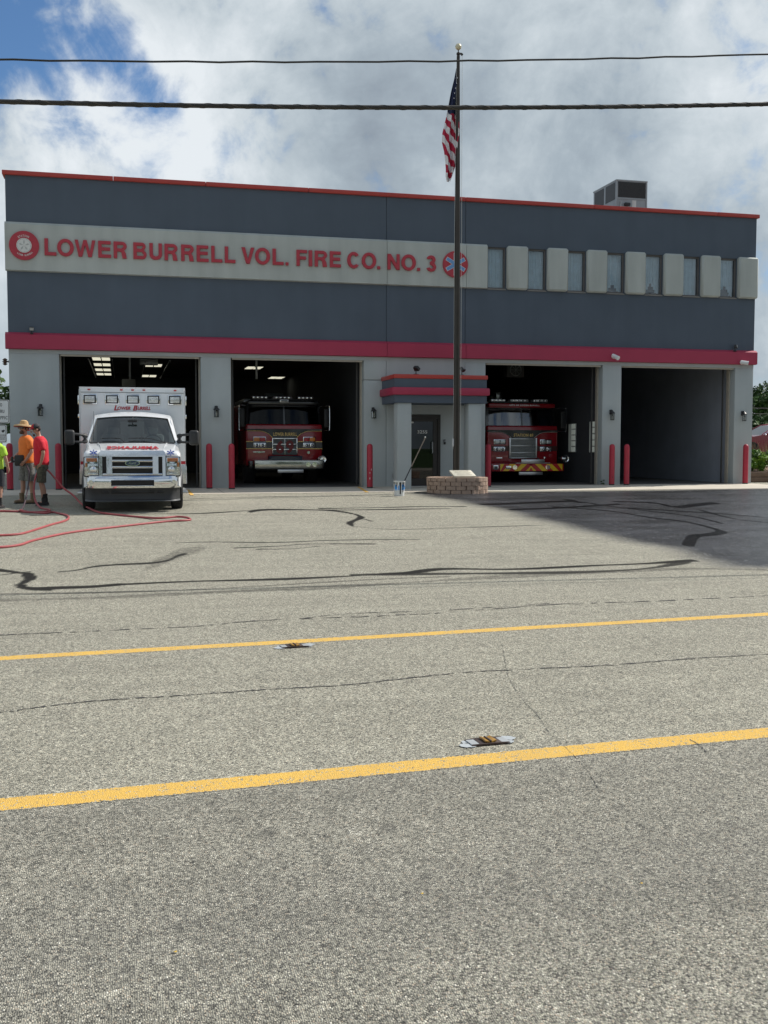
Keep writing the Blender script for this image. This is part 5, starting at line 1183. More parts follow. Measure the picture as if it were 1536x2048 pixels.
# bucket and squeegee
BW = M('bucket_white', (.70, .71, .70), .4, var=.08, scale=20); BBL = M('bucket_blue', (.02, .30, .78), .4, var=.1, scale=20); DRIP = M('sealer_black', (.012, .012, .013), .35)
bk = T('sealer_bucket', (6.70, -4.62, gz(-4.62)), 'blue and white sealer bucket smeared with black, standing left of the planter', 'bucket')
mb = MB(); mb.lathe([(.120, 0), (.125, .005), (.145, .36), (.152, .362), (.152, .375), (.138, .375), (.132, .30), (.11, .02)], BW, 32); mb.build('pail', bk)
mb = MB()
for a0, a1 in ((-2.95, -1.80), (-1.35, -.2), (.4, 1.6)):
    mb.grid(lambda a, t: ((.1258+.0172*t)*math.cos(a), (.1258+.0172*t)*math.sin(a), .05+.24*t), list(np.linspace(a0, a1, 8)), [0, .5, 1], BBL)
mb.build('label_panel', bk)
mb = MB(); rr = random.Random(3)
for k in range(26):
    a = rr.uniform(-PI, 0); h = rr.uniform(.03, .13) if rr.random() < .7 else .25; w_ = rr.uniform(.05, .14)
    mb.grid(lambda s, t: (lambda z: ((.131+.0515*z)*math.cos(a+s*(1-t*.7)), (.131+.0515*z)*math.sin(a+s*(1-t*.7)), z))(.345-h*t), [-w_, 0, w_], [0, .5, 1], DRIP if k % 3 else BW)
mb.grid(lambda s, t: (lambda z: ((.1295+.0515*z)*math.cos(-1.62+s), (.1295+.0515*z)*math.sin(-1.62+s), z))(.05+.25*t), [-.12, 0, .12], [0, .5, 1], DRIP); mb.build('drip', bk, recalc=False)
mb = MB(); mb.lathe([(.135, .33), (.0, .325)], DRIP, 24); mb.build('sealer', bk, recalc=False)
mb = MB(); mb.tube([(.152*math.cos(a), .152*math.sin(a)*-.2-.10, .34-.14*math.sin(a)) for a in np.linspace(0, PI, 12)], .004, STEEL, 5); mb.build('bail', bk)
q = T('squeegee', (6.70, -4.62, gz(-4.62)+.04), 'long handled squeegee standing in the sealer bucket, handle leaning right', 'squeegee')
p0, p1 = Vector((-.02, 0, .02)), Vector((.68, .02, 1.42)); pm = p0.lerp(p1, .48)
mb = MB(); mb.cyl(p0, pm, .016, BLK, .014, 10); mb.build('grip', q)
mb = MB(); mb.cyl(pm, p1, .014, M('wood_worn', (.24, .19, .15), .7, var=.3, scale=30), .013, 10); mb.build('handle', q)
mb = MB(); mb.lathe([(0, -.01), (.017, 0), (.017, .03), (0, .035)], WHT, 10, tuple(p1)); mb.build('end_cap', q)

# ------------------------------------------------------------------ hoses
HOSE = M('hose_red', (.36, .070, .075), .55, var=.14, scale=8, bump=.2)
def hose(name, pts, rad_, mat, label, n=6):
    mb = MB(); P_ = smooth_path(pts, n); mb.tube(P_, rad_, mat, 10)
    o = mb.build(name); tag(o, label, 'hose'); return o
G_ = lambda L_, dz=.017: [(a, b, gz(b)+dz) for a, b in L_]
h1 = G_(HOSE1G[:8])+[(1.16, -10.72, gz(-10.72)+.02), (1.09, -10.56, gz(-10.5)+.045), (.92, -10.45, gz(-10.4)+.05), (.62, -10.60, gz(-10.6)+.045), (.36, -10.16, gz(-10.16)+.02), (-.1, -9.58, gz(-9.58)+.017), (-.48, -9.0, gz(-9)+.02), (-.72, -8.3, gz(-8.3)+.06), (-.88, -7.7, .37)]
h1 += [(-1.06, -7.2, .52), (-1.26, -6.95, .66), (-1.44, -6.85, .87), (-1.58, -6.80, 1.03), (-1.69, -6.80, 1.08), (-1.79, -6.82, 1.01), (-1.85, -6.9, .80), (-1.86, -7.0, .55), (-1.80, -7.2, .37)]+G_([(-1.66, -7.72), (-1.47, -8.2), (-1.50, -8.6), (-1.80, -8.72), (-2.05, -8.5), (-2.6, -8.35), (-4.2, -8.2)], .02)
h1 = [(-3.6, -14.9, gz(-14.9)+.017)]+h1
hose('water_hose', h1, .020, HOSE, 'long red hose looping from the ground up into the hand of the man in red')
hose('water_hose', [(-4.2, -13.1, gz(-13.1)+.017)]+G_(HOSE2)+[(-2.01, -8.55, gz(-8.6)+.05)], .020, HOSE, 'red hose lying on the ground with a bend in front of the workers')

# ------------------------------------------------------------------ people
SKIN = M('skin', (.42, .23, .165), .6, var=.06, scale=20); HAIR = M('hair_dark', (.035, .022, .016), .8, var=.3, scale=60); BEARD = M('beard', (.10, .055, .035), .85, var=.3, scale=80)
def skinned(name, V, Ed, mat, parent, sub=2, root=0, extra=None):
    me = bpy.data.meshes.new(name); me.from_pydata([v[0] for v in V], Ed, [])
    me.materials.append(mat); o = bpy.data.objects.new(name, me); COL.objects.link(o); o.parent = parent
    if not me.skin_vertices:
        bm = bmesh.new(); bm.from_mesh(me); bm.verts.layers.skin.verify(); bm.to_mesh(me); bm.free()
    for i, v in enumerate(V):
        s = me.skin_vertices[0].data[i]; r_ = v[1]; s.radius = (r_, r_) if not hasattr(r_, '__len__') else r_; s.use_root = (i == root)
    sk = o.modifiers.new('skin', 'SKIN'); sk.use_smooth_shade = True; sk.branch_smoothing = .3
    ss = o.modifiers.new('sub', 'SUBSURF'); ss.levels = sub; ss.render_levels = sub
    return o
def loft(rings, mat, mb, n=20, cap=True):
    v = []; f = []
    for (c, rx, ry, tilt) in rings:
        for k in range(n):
            a = 2*PI*k/n; p = Vector((rx*math.cos(a), ry*math.sin(a), 0)); p.rotate(Euler(tilt)); v.append(tuple(Vector(c)+p))
    for i in range(len(rings)-1):
        for k in range(n): f.append([i*n+k, i*n+(k+1) % n, (i+1)*n+(k+1) % n, (i+1)*n+k])
    if cap: f += [list(range(n))[::-1], [(len(rings)-1)*n+k for k in range(n)]]
    mb.add(v, f, mat); return mb
def person(loc, rz, label, shirt, shorts, shoe, arms, head_rot=(0, 0, 0), scale=1., bulk=1., lean=0., hem=None, long_sock=None, legs=None):
    r = T('person', loc, label, 'person', rz=rz); r.scale = (scale,)*3
    L_ = legs or {1: [(.10, 0, .93), (.11, -.03, .50), (.11, .02, .09)], -1: [(-.10, 0, .93), (-.11, -.01, .50), (-.12, .06, .09)]}
    V = [((0, .0, .96), .115), ((0, .01, 1.12), .11), ((0, .0+lean*.3, 1.32), .125), ((0, lean*.6, 1.45), .095), ((0, -.01+lean, 1.53), .052), ((0, -.02+lean, 1.585), .055)]
    Ed = [(0, 1), (1, 2), (2, 3), (3, 4), (4, 5)]
    def add(p, rr, par_): V.append((p, rr)); Ed.append((par_, len(V)-1)); return len(V)-1
    for s in (1, -1):
        sh = add((s*.155, lean*.5, 1.415), .050, 3)
        el, wr, hd = arms[s]
        e_ = add(el, .042, sh); m_ = add(tuple((Vector(el)+Vector(wr))/2), .040, e_); w_ = add(wr, .028, m_)
        d = (Vector(hd)-Vector(wr)); pm_ = add(tuple(Vector(wr)+d*.45), (.034, .020), w_)
        dn = d.normalized(); side = dn.cross(Vector((1, 0, 0))).normalized()
        for k in range(4):
            b = Vector(wr)+d*.85+side*(.026*(1.5-k)/1.5); f1 = add(tuple(b), .0095, pm_)
            ln = (.055, .066, .070, .058)[k]; b2 = b+dn*ln*.5+Vector((-s*.006, 0, 0)); f2 = add(tuple(b2), .0085, f1); add(tuple(b2+dn*ln*.45+Vector((-s*.018, 0, 0))), .007, f2)
        tb = Vector(wr)+d*.35+side*.030; t1 = add(tuple(tb), .011, pm_); add(tuple(tb+dn*.045+side*.012), .008, t1)
        hp = add(L_[s][0], .095, 0); th = add(tuple((Vector(L_[s][0])+Vector(L_[s][1]))/2), .078, hp); kn = add(L_[s][1], .056, th)
        cf = add(tuple(Vector(L_[s][1]).lerp(Vector(L_[s][2]), .35)+Vector((0, .015, 0))), .056, kn); an = add(L_[s][2], .038, cf); add(tuple(Vector(L_[s][2])+Vector((0, -.10, -.04))), .034, an)
    # head: cranium, jaw and face as further bones of the same skin
    HM = Matrix.Translation((0, -.03+lean, 1.60)) @ Euler(head_rot).to_matrix().to_4x4()
    hp_ = lambda p: tuple(HM @ Vector(p))
    c1 = add(hp_((0, .0, .06)), .080, 5); c2 = add(hp_((0, -.005, .125)), .083, c1); add(hp_((0, 0, .165)), .060, c2)
    j1 = add(hp_((0, -.055, .0)), .042, c1); add(hp_((0, -.078, .065)), .036, c1); add(hp_((0, .03, .12)), .07, c2)
    body = skinned('body', V, Ed, SKIN, r)
    mb = MB(); mb.box(hp_((0, -.118, .058)), (.022, .032, .042), SKIN, .010, rot=head_rot, seg=3); mb.build('nose', r)
    for s in (-1, 1):
        mb = MB(); mb.lathe([(0, -.008), (.014, -.006), (.024, 0), (.018, .006), (0, .008)], SKIN, 10, hp_((s*.082, .005, .06)), 'X'); mb.build('ear', r)
        mb = MB(); mb.lathe([(0, -.011), (.008, -.008), (.012, 0), (.008, .008), (0, .011)], WHT, 8, hp_((s*.032, -.098, .082)), 'Y'); mb.build('eye', r)
    mb = MB(); mb.box(hp_((0, -.103, .012)), (.045, .014, .012), M('lips', (.32, .12, .10), .6), .004, rot=head_rot); mb.build('mouth', r)
    # shirt
    mb = MB(); zh = hem or .84; l_ = lean
    loft([((0, 0, zh), .178, .135, (0, 0, 0)), ((0, -.008, zh+.10), .180, .146, (0, 0, 0)), ((0, -.010, 1.08), .172, .140, (0, 0, 0)), ((0, l_*.2, 1.22), .182, .138, (0, 0, 0)), ((0, l_*.4, 1.34), .198, .140, (0, 0, 0)), ((0, l_*.55+.005, 1.43), .205, .128, (0, 0, 0)), ((0, l_*.75, 1.485), .150, .095, (.1, 0, 0)), ((0, l_*.9, 1.52), .082, .074, (.15, 0, 0))], shirt, mb, 24)
    mb.v = [(x*(1+(bulk-1)*.5), y*bulk, z) for x, y, z in mb.v]
    for s in (1, -1):
        a = Vector((s*.150, l_*.5, 1.425)); e_ = Vector(arms[s][0]); q_ = (e_-a)
        mb.tube([a, a+q_*.3, a+q_*.6, a+q_*.88], [.092, .088, .080, .084], shirt, 14)
    o = mb.build('shirt', r, sharp=80); ss = o.modifiers.new('sub', 'SUBSURF'); ss.levels = ss.render_levels = 1
    # shorts
    mb = MB(); loft([((0, 0, .90), .172, .130, (0, 0, 0)), ((0, 0, .84), .178, .138, (0, 0, 0)), ((0, .0, .78), .17, .13, (0, 0, 0))], shorts, mb, 20)
    for s in (1, -1):
        a, k = Vector(L_[s][0]), Vector(L_[s][1]); mb.tube([a+Vector((0, 0, -.03)), a.lerp(k, .35), a.lerp(k, .7), a.lerp(k, .98)], [.108, .106, .098, .100], shorts, 14)
    o = mb.build('shorts', r, sharp=80)
    for s in (1, -1):
        an = Vector(L_[s][2]); mb = MB()
        mb.box((an.x, an.y-.045, .045), (.10, .25, .075), shoe, .034, seg=3); mb.box((an.x, an.y-.045, .012), (.104, .26, .024), BLK if long_sock is None else GRY, .008)
        mb.tube([an+Vector((0, 0, -.05)), an+Vector((0, .005, .04)), an+Vector((0, .0, .15 if long_sock is None else .07))], [.056, .052, .056], shoe, 14)
        mb.build('boot' if long_sock is None else 'shoe', r)
        if long_sock:
            mb = MB(); mb.tube([an+Vector((0, 0, .0)), an+Vector((0, 0, .12)), an+Vector((0, .005, .17))], [.045, .047, .050], long_sock, 14); mb.build('sock', r)
    return r, HM
ORG = M('shirt_orange', (.80, .20, .035), .8, var=.08, scale=8, bump=.5, bscale=14); SRD = M('shirt_red', (.60, .012, .030), .8, var=.08, scale=8, bump=.5, bscale=14); LIM = M('shirt_lime', (.42, .66, .06), .8, var=.08, scale=8, bump=.5, bscale=14)
SHG = M('shorts_grey', (.16, .155, .145), .85, var=.45, scale=24); SHC = M('shorts_camo', (.075, .07, .05), .85, var=.6, scale=18); TAN = M('boot_tan', (.20, .14, .085), .8, var=.2); SHK = M('shoe_black', (.02, .018, .02), .7); SCK = M('sock_black', (.015, .015, .015), .9)
FACE_L = -PI/2
p1_, hm = person((-2.08, -5.95, gz(-5.95)), FACE_L+.50, 'man in orange shirt, straw hat and sunglasses holding a black sprayer', ORG, SHG, TAN,
   {1: [(.235, .02, 1.17), (.22, -.13, .95), (.20, -.19, .885)], -1: [(-.23, -.02, 1.17), (-.17, -.22, 1.02), (-.14, -.30, .99)]}, head_rot=(0, 0, .40), lean=-.02, scale=.985, hem=.86, bulk=1.15,
   legs={1: [(.10, 0, .93), (.11, .03, .50), (.11, .07, .09)], -1: [(-.10, 0, .93), (-.11, -.05, .50), (-.12, -.08, .09)]})
STR = M('straw', (.52, .34, .17), .85, var=.15, scale=40, bump=.5, bscale=80); SHD = M('hat_lining', (.30, .04, .035), .8)
mb = MB(); hx = hm @ Matrix.Translation((0, 0, .135)) @ Matrix.Rotation(-.10, 4, 'X')
mb.lathe([(.225, -.035), (.205, .0), (.15, .012), (.098, .012), (.094, .05), (.080, .095), (.045, .118), (0, .120)], STR, 32, mtx=hx); mb.lathe([(.224, -.038), (.203, -.006), (.095, .002)], SHD, 32, mtx=hx); mb.build('straw_hat', p1_)
mb = MB(); c = hm @ Vector((0, -.108, .082)); mb.box(tuple(c), (.15, .03, .045), M('sunglass', (.03, .035, .04), .06, coat=1), .014, rot=(0, 0, .40), seg=3)
for s in (-1, 1): mb.cyl(hm @ Vector((s*.072, -.10, .09)), hm @ Vector((s*.085, .0, .085)), .005, BLK)
mb.build('sunglasses', p1_)
mb = MB(); mb.box(tuple(hm @ Vector((0, -.072, -.022))), (.10, .085, .075), BEARD, .034, rot=(0, 0, .40), seg=3); mb.build('beard', p1_)
mb = MB(); mb.box(tuple(hm @ Vector((0, .03, .07))), (.17, .13, .12), HAIR, .05, rot=(0, 0, .40), seg=3); mb.build('hair', p1_)
mb = MB(); 
for k in range(16):
    a = -PI*.98+k*PI*.96/16; mb.add([(.184*math.cos(a)*1.02, .15*math.sin(a)*1.01, 1.04), (.184*math.cos(a+.03)*1.02, .15*math.sin(a+.03)*1.01, 1.04), (.188*math.cos(a+.03)*1.02, .15*math.sin(a+.03)*1.01, 1.13), (.188*math.cos(a)*1.02, .15*math.sin(a)*1.01, 1.13)], [[0, 1, 2, 3]], FWH)
mb.build('shirt_print', p1_, recalc=False)
tl = T('sprayer', (-2.27, -6.06, 1.26), 'black handheld sprayer with a pale nozzle held by the man in orange', 'sprayer')
mb = MB(); mb.box((.05, -.03, -.02), (.20, .12, .24), PLAS, .03); mb.build('tank', tl)
mb = MB(); mb.tube([(-.05, -.03, -.04), (-.12, -.03, -.045)], .022, BLK, 8); mb.box((-.10, -.03, .02), (.05, .03, .09), BLK, .01); mb.build('grip', tl)
mb = MB(); mb.cyl((-.12, -.03, -.045), (-.27, -.05, -.10), .009, WHT, .006, 8); mb.build('nozzle', tl)
dk = M('hose_dark', (.05, .025, .035), .6)
hose('spray_hose', [(-2.08, -6.12, 1.14), (-1.99, -6.5, 1.0), (-1.97, -7.0, .75), (-1.97, -7.6, .50), (-1.98, -8.2, .33), (-2.02, -8.55, gz(-8.6)+.03)], .016, dk, 'dark hose dropping from the sprayer to the ground between the two men')
p2_, hm = person((-1.71, -6.72, gz(-6.72)), FACE_L+.10, 'man in red t-shirt and red and black cap looking down with a hose', SRD, SHC, SHK,
   {1: [(.225, .03, 1.16), (.20, -.03, .92), (.18, -.07, .845)], -1: [(-.23, .0, 1.16), (-.22, -.10, .94), (-.21, -.14, .87)]}, head_rot=(.38, 0, .10), lean=-.05, scale=.975, long_sock=SCK, hem=.85, bulk=1.14)
mb = MB(); hx = hm @ Matrix.Translation((0, .0, .105))
CPB = M('cap_black', (.03, .03, .035), .8); CPR = M('cap_red', (.40, .015, .025), .8)
def capf(u, v):
    a = u*2*PI; rr = .098*math.cos(v*PI/2); return tuple(hx @ Vector((rr*.95*math.sin(a), .005-rr*1.08*math.cos(a), .098*math.sin(v*PI/2)*1.0+.0)))
for a0, a1, m_ in ((-.17, .17, CPR), (.17, .83, CPB)): mb.grid(capf, list(np.linspace(a0, a1, 13)), list(np.linspace(0, 1, 7)), m_)
mb.grid(lambda u, v: tuple(hx @ Vector((u*.082*(1-.25*v*v), -.09-.095*v*(1-.35*u*u), .004-.012*v+.012*(1-u*u)))), list(np.linspace(-1, 1, 9)), list(np.linspace(0, 1, 5)), CPR)
o = mb.build('cap', p2_, recalc=False); so_ = o.modifiers.new('t', 'SOLIDIFY'); so_.thickness = .004
mb = MB(); mb.box(tuple(hm @ Vector((0, -.092, -.03))), (.055, .045, .055), BEARD, .02, rot=(.38, 0, 0), seg=3); mb.build('beard', p2_)
mb = MB(); mb.box(tuple(hm @ Vector((0, .035, .065))), (.165, .12, .10), HAIR, .045, rot=(.38, 0, .1), seg=3); mb.build('hair', p2_)
p3_, hm = person((-2.56, -7.5, gz(-7.5)), PI*.88, 'person in lime shirt cut off by the left edge, arm hanging', LIM, M('trousers_dark', (.03, .032, .04), .85), SHK,
   {1: [(.25, .02, 1.15), (.23, -.04, .90), (.22, -.06, .83)], -1: [(-.25, .0, 1.15), (-.27, -.07, .92), (-.27, -.10, .85)]}, scale=.90, long_sock=SCK)
mb = MB(); mb.box(tuple(hm @ Vector((0, .02, .10))), (.18, .20, .15), HAIR, .07, seg=3); mb.build('hair', p3_)

# ------------------------------------------------------------------ signs at the left
SW = M('sign_white', (.74, .76, .76), .4, var=.05, scale=4); SKB = M('sign_black', (.02, .02, .02), .5); GP = M('post_green', (.10, .12, .11), .5, metal=.4)
sx, sy = -3.085, -1.5
r = T('sign_post', (sx, sy+.03, gz(sy)), 'grey steel channel post carrying two white signs at the left edge', 'post')
mb = MB(); mb.bb(-.03, .03, 0, .012, -.2, 2.45, GP); mb.bb(-.03, -.018, 0, .03, -.2, 2.45, GP); mb.bb(.018, .03, 0, .03, -.2, 2.45, GP); mb.build('channel', r)
mb = MB()
for z in (1.4, 1.7, 1.95, 2.3): mb.lathe([(.008, 0), (.008, .01)], STEEL, 8, (0, -.016, z), 'Y')
mb.build('bolt', r)
def sign(z0, w, h, label):
    r = T('road_sign', (sx, sy, z0), label, 'sign'); 
    mb = MB(); mb.box((0, 0, h/2), (w, .004, h), SW, .0); 
    mb = MB(); c = .035; q = []
    for cx_, cz_, a0 in ((w/2-c, c, -PI/2), (w/2-c, h-c, 0), (-w/2+c, h-c, PI/2), (-w/2+c, c, PI)):
        for k in range(6): a = a0+k*PI/10; q.append((cx_+c*math.cos(a), cz_+c*math.sin(a)))
    mb.prism(q, -.002, .002, SW); mb.build('plate', r)
    mb = MB(); n = len(q); c0 = (0, h/2); inn = [(a*(1-.06/w*.9), (b-h/2)*(1-.06/h*.9)+h/2) for a, b in q]; out_ = [(a*(1-.035/w*.9), (b-h/2)*(1-.035/h*.9)+h/2) for a, b in q]
    v = [(a, -.004, b) for a, b in out_]+[(a, -.004, b) for a, b in inn]; mb.add(v, [[i, (i+1) % n, n+(i+1) % n, n+i] for i in range(n)], SKB); mb.build('border', r, recalc=False)
    return r
s1 = sign(2.14-gz(sy)*0, .45, .60, 'white no thru traffic sign at the left edge, upper of two')
for i, (t_, w_) in enumerate((('NO', .10), ('THRU', .20), ('TRAFFIC', .355))): text('sign_lettering', t_, w_, .085, SKB, s1, (0, -.004, .47-i*.165), depth=.002, bold=.015, space=1.15)
s2 = sign(1.64, .30, .46, 'small white sign with black pictogram below the no thru traffic sign')
mb = MB()
for x in (-.07, .06):
    ydisc(mb, .022, -.006, -.004, SKB, 12, (x-.015, .30)); ydisc(mb, .022, -.006, -.004, SKB, 12, (x+.02, .31)); mb.prism([(x-.035, .295), (x, .255), (x+.04, .305)], -.006, -.004, SKB)
mb.build('pictogram', s2)
mb = MB()
for k in range(3):
    xx = -.11
    while xx < .10: w_ = rng.uniform(.012, .028); mb.bb(xx, xx+w_, -.006, -.004, .185-k*.05, .205-k*.05, SKB); xx += w_+.010
mb.build('small_print', s2)

# ------------------------------------------------------------------ wires overhead
WIRE = M('cable_black', (.03, .028, .026), .6, var=.3, scale=3)
def cable(y, q, dia, label, wrap=0., x0=-26, x1=34, z_amp=0.):
    (xa, za), (xb, zb), (xc, zc) = q; co = np.polyfit([xa, xb, xc], [za, zb, zc], 2)
    X_ = np.arange(x0, x1, .4 if not wrap else .25); mb = MB()
    mb.tube([(x, y, float(np.polyval(co, x))+z_amp*math.sin(x*9)) for x in X_], dia/2, WIRE, 10)
    if wrap:
        xx = np.arange(x0, x1, .04); ph = xx*2*PI/wrap
        mb.tube([(x, y+(dia/2)*math.cos(p), float(np.polyval(co, x))+(dia/2)*math.sin(p)) for x, p in zip(xx, ph)], dia*.07, M('lash_wire', (.09, .075, .06), .5), 5)
        mb.tube([(x, y+(dia/2)*math.cos(p+2.4), float(np.polyval(co, x))+(dia/2)*math.sin(p+2.4)) for x, p in zip(xx, ph)], dia*.09, WIRE, 5)
    tag(mb.build('utility_cable'), label, 'cable', 'utility cables over the street')
cable(-17., [(-1.35, 6.06), (3.27, 6.43), (8.77, 7.0)], .024, 'thin upper black cable crossing the sky and the flagpole top', z_amp=.006)
cable(-17., [(-1.36, 5.58), (3.27, 5.86), (8.78, 6.32)], .056, 'thick twisted black cable bundle crossing in front of the flag', wrap=.55)
for z0, lb in ((3.6, 'upper thin cable in front of the far right trees'), (3.3, 'middle thin cable in front of the far right trees'), (2.55, 'lowest thin cable in front of the far right trees')):
    cable(20., [(28, z0+.04), (34, z0), (60, z0+.3)], .03, lb, x0=24, x1=70)

# ------------------------------------------------------------------ road markers
EPX = M('epoxy_grey', (.40, .43, .45), .6, var=.15, scale=30); RUST = M('rusty_steel', (.065, .045, .040), .6, metal=.4, var=.4, scale=40); AMB2 = M('reflector_amber', (.36, .19, .03), .3, var=.4, scale=30)
def marker(x, y, rz, label, flip):
    r = T('road_reflector', (x, y, .004), label, 'road reflector', rz=rz, group='sunken reflector castings along the yellow lines')
    mb = MB()
    for s in (-1, 1):
        for cx_, cy_, a, b in ((s*.118, s*.030*flip, .05, .042), (s*.095, -s*.028*flip, .040, .034)):
            mb.add([(cx_+a*(1+.12*math.sin(3*k+s))*math.cos(k*PI/12), cy_+b*(1+.10*math.cos(2*k))*math.sin(k*PI/12), .002+.0006*s) for k in range(24)], [list(range(24))], EPX)
    mb.build('epoxy_patch', r, recalc=False)
    for s in (-1, 1):
        mb = MB(); mb.prism([(-.115, 0), (.115, 0), (.10, .006), (.06, .009), (-.06, .009), (-.10, .006)], s*.052-.006, s*.052+.006, RUST); mb.build('rail', r)
    mb = MB(); mb.box((0, 0, .005), (.125, .094, .006), RUST, .002); mb.build('casting', r)
    mb = MB(); mb.box((-.016, 0, .013), (.030, .088, .010), AMB2, .003, rot=(0, .3, 0)); mb.box((.018, 0, .013), (.030, .088, .010), AMB2, .003, rot=(0, -.3, 0)); mb.box((0, 0, .016), (.010, .09, .010), RUST, .002); mb.build('reflector', r)
    mb = MB()
    for s in (-1, 1): mb.box((s*.085, 0, .005), (.042, .088, .004), M('worn_steel', (.6, .62, .63), .35, metal=.5), 0)
    mb.build('worn_plate', r)
marker(1.83, -25.21, .065, 'grey and rusty sunken road reflector beside the near yellow line', 1)
marker(1.26, -22.33, .08, 'small sunken road reflector touching the far yellow line', 1)
LEAF = M('leaf_litter', (.55, .36, .06), .8)
for x, y, lb in ((.98, -26.95, 'tiny yellow leaf scrap on the near road, bottom centre'), (.13, -27.18, 'tiny yellow leaf scrap near the bottom left corner'), (1.76, -27.05, 'tiny yellow leaf scrap at the bottom right')):
    mb = MB(); mb.add([(.007*math.cos(k), .004*math.sin(k), .002+.002*math.sin(k*2)) for k in range(6)], [list(range(6))], LEAF); tag(mb.build('leaf_scrap', loc=(x, y, .003)), lb, 'leaf')

# ------------------------------------------------------------------ right side: wall, bed, car; trees
BRK = M('retaining_brown', (.16, .105, .075), .9, var=.2, scale=3, bump=.6, bscale=30, world=True)
MUL = M('mulch', (.13, .075, .045), .95, var=.4, scale=8, bump=1, bscale=30, world=True)
mb = MB()
for z in (.2, .375, .55): mb.bb(19.75, 34, .95, 1.20, z, z+.165, BRK, .012)
tag(mb.build('retaining_wall'), 'low brown timber retaining wall holding the planting bed right of the station', 'wall')
mb = MB(); mb.grid(lambda a, b: (a, b, .66+.44*min(1, max(0, (b-1.1)/7))), [19.7, 24, 30, 40, 60], [1.15, 3, 5, 8, 9], MUL); tag(mb.build('planting_bed', recalc=False), kind='structure')
mb = MB(); mb.grid(lambda a, b: (a, b, 1.10), [19.7, 60], [9, 17], M('upper_asphalt', (.16, .16, .155), .9, var=.15, scale=3, world=True)); tag(mb.build('upper_car_park', recalc=False), kind='structure')
mb = MB(); mb.grid(lambda a, b: (a, b, 1.095+.02*max(0, b-17)), [19.7, 80], [17, 30, 60], GRASS); tag(mb.build('grass_bank', recalc=False), kind='structure')
mb = MB(); mb.grid(lambda a, b: (a, b, .385+.02*max(0, b-6)), [-60, -3.1], [19, 30, 60], GRASS); tag(mb.build('side_lawn', recalc=False), kind='structure')

def foliage(mb, c, rx, rz_, n, leaf, mats, seed, clumps=26, gap=.35):
    R2 = np.random.default_rng(seed); cl = []
    for k in range(clumps):
        a = R2.random()*2*PI; b = math.acos(R2.uniform(-.75, 1)); q = R2.uniform(.45, .95)
        cl.append((c[0]+rx*q*math.sin(b)*math.cos(a), c[1]+rx*q*math.sin(b)*math.sin(a), c[2]+rz_*q*math.cos(b), R2.uniform(.22, .42)*rx, R2.integers(len(mats))))
    for k in range(n):
        x, y, z, r_, mi_ = cl[R2.integers(clumps)]; d = R2.normal(0, 1, 3); d /= np.linalg.norm(d); q = r_*R2.random()**.35
        p = Vector((x+d[0]*q, y+d[1]*q, z+d[2]*q*.8)); n_ = Vector(R2.normal(0, 1, 3)); n_.z = abs(n_.z)+.5; n_.normalize(); t1 = n_.orthogonal().normalized(); t1.rotate(Matrix.Rotation(R2.random()*6, 3, n_)); t2 = n_.cross(t1); s = leaf*R2.uniform(.6, 1.3)
        mi_ = mi_ if R2.random() < .75 else R2.integers(len(mats))
        mb.add([tuple(p-t1*s), tuple(p+t2*s*.45), tuple(p+t1*s), tuple(p-t2*s*.45)], [[0, 1, 2, 3]], mats[mi_])
LV = [M('leaf_dark', (.028, .062, .016), .7), M('leaf_mid', (.045, .095, .022), .7), M('leaf_light', (.075, .14, .03), .7)]
LB = [M('leaf_bright', (.20, .34, .03), .6), M('leaf_bright_mid', (.12, .24, .025), .6), M('leaf_bright_dark', (.05, .12, .02), .6)]
BARK = M('bark', (.10, .075, .055), .95, var=.3, scale=12, bump=.8, bscale=25)
def tree(x, y, z, h, rx, label, seed, n=5200, leaf=.16, group=None):
    r = T('tree', (x, y, z), label, 'tree', group=group); R2 = random.Random(seed)
    mb = MB(); mb.tube([(0, 0, -.2), (.05, .03, h*.25), (-.04, .08, h*.5), (.05, 0, h*.8)], [.19, .15, .11, .04], BARK, 9)
    for k in range(7):
        a = R2.random()*6.28; z0 = h*R2.uniform(.25, .6); mb.tube([(0, 0, z0), (rx*.3*math.cos(a), rx*.3*math.sin(a), z0+h*.12), (rx*.7*math.cos(a), rx*.7*math.sin(a), z0+h*.22)], [.08, .05, .02], BARK, 6)
    mb.build('trunk', r)
    mb = MB(); foliage(mb, (0, 0, h*.58), rx, h*.44, n, leaf, LV, seed); mb.build('crown', r, recalc=False)
tree(-7.6, 22, .7, 4.5, 2.6, 'dark leafy tree behind the signs at the left edge', 1)
tree(-9.5, 30, .9, 5.2, 2.8, 'taller dark tree further back at the left edge', 2)
tree(-5.9, 34, 1.0, 4.2, 2.0, 'dark tree just left of the station wall, behind the others', 8)
tree(42.8, 33, 1.4, 4.7, 2.6, 'dense green tree beside the right corner of the station', 3)
tree(47.0, 36, 1.5, 5.3, 2.8, 'taller green tree further right beyond the maroon car', 4)
tree(38.8, 36, 1.4, 4.1, 2.3, 'low green tree right behind the station corner', 5)
tree(36.5, 25, 1.2, 2.0, 1.8, 'low dark bushy tree behind the roof of the maroon car', 6, n=3500)
def shrub(x, y, z, rx, h, label, seed, mats=LB, n=2600, leaf=.055):
    r = T('shrub', (x, y, z), label, 'shrub'); mb = MB()
    for k in range(9):
        a = k*.7; mb.tube([(0, 0, 0), (rx*.3*math.cos(a), rx*.3*math.sin(a), h*.4), (rx*.6*math.cos(a), rx*.6*math.sin(a), h*.8)], [.015, .01, .004], BARK, 5)
    mb.build('stem', r)
    mb = MB(); foliage(mb, (0, 0, h*.5), rx, h*.55, n, leaf, mats, seed, clumps=20); mb.build('leaves', r, recalc=False)
shrub(20.75, 1.75, .70, .55, .80, 'bright green shrub on the retaining wall beside the right bollard', 11)
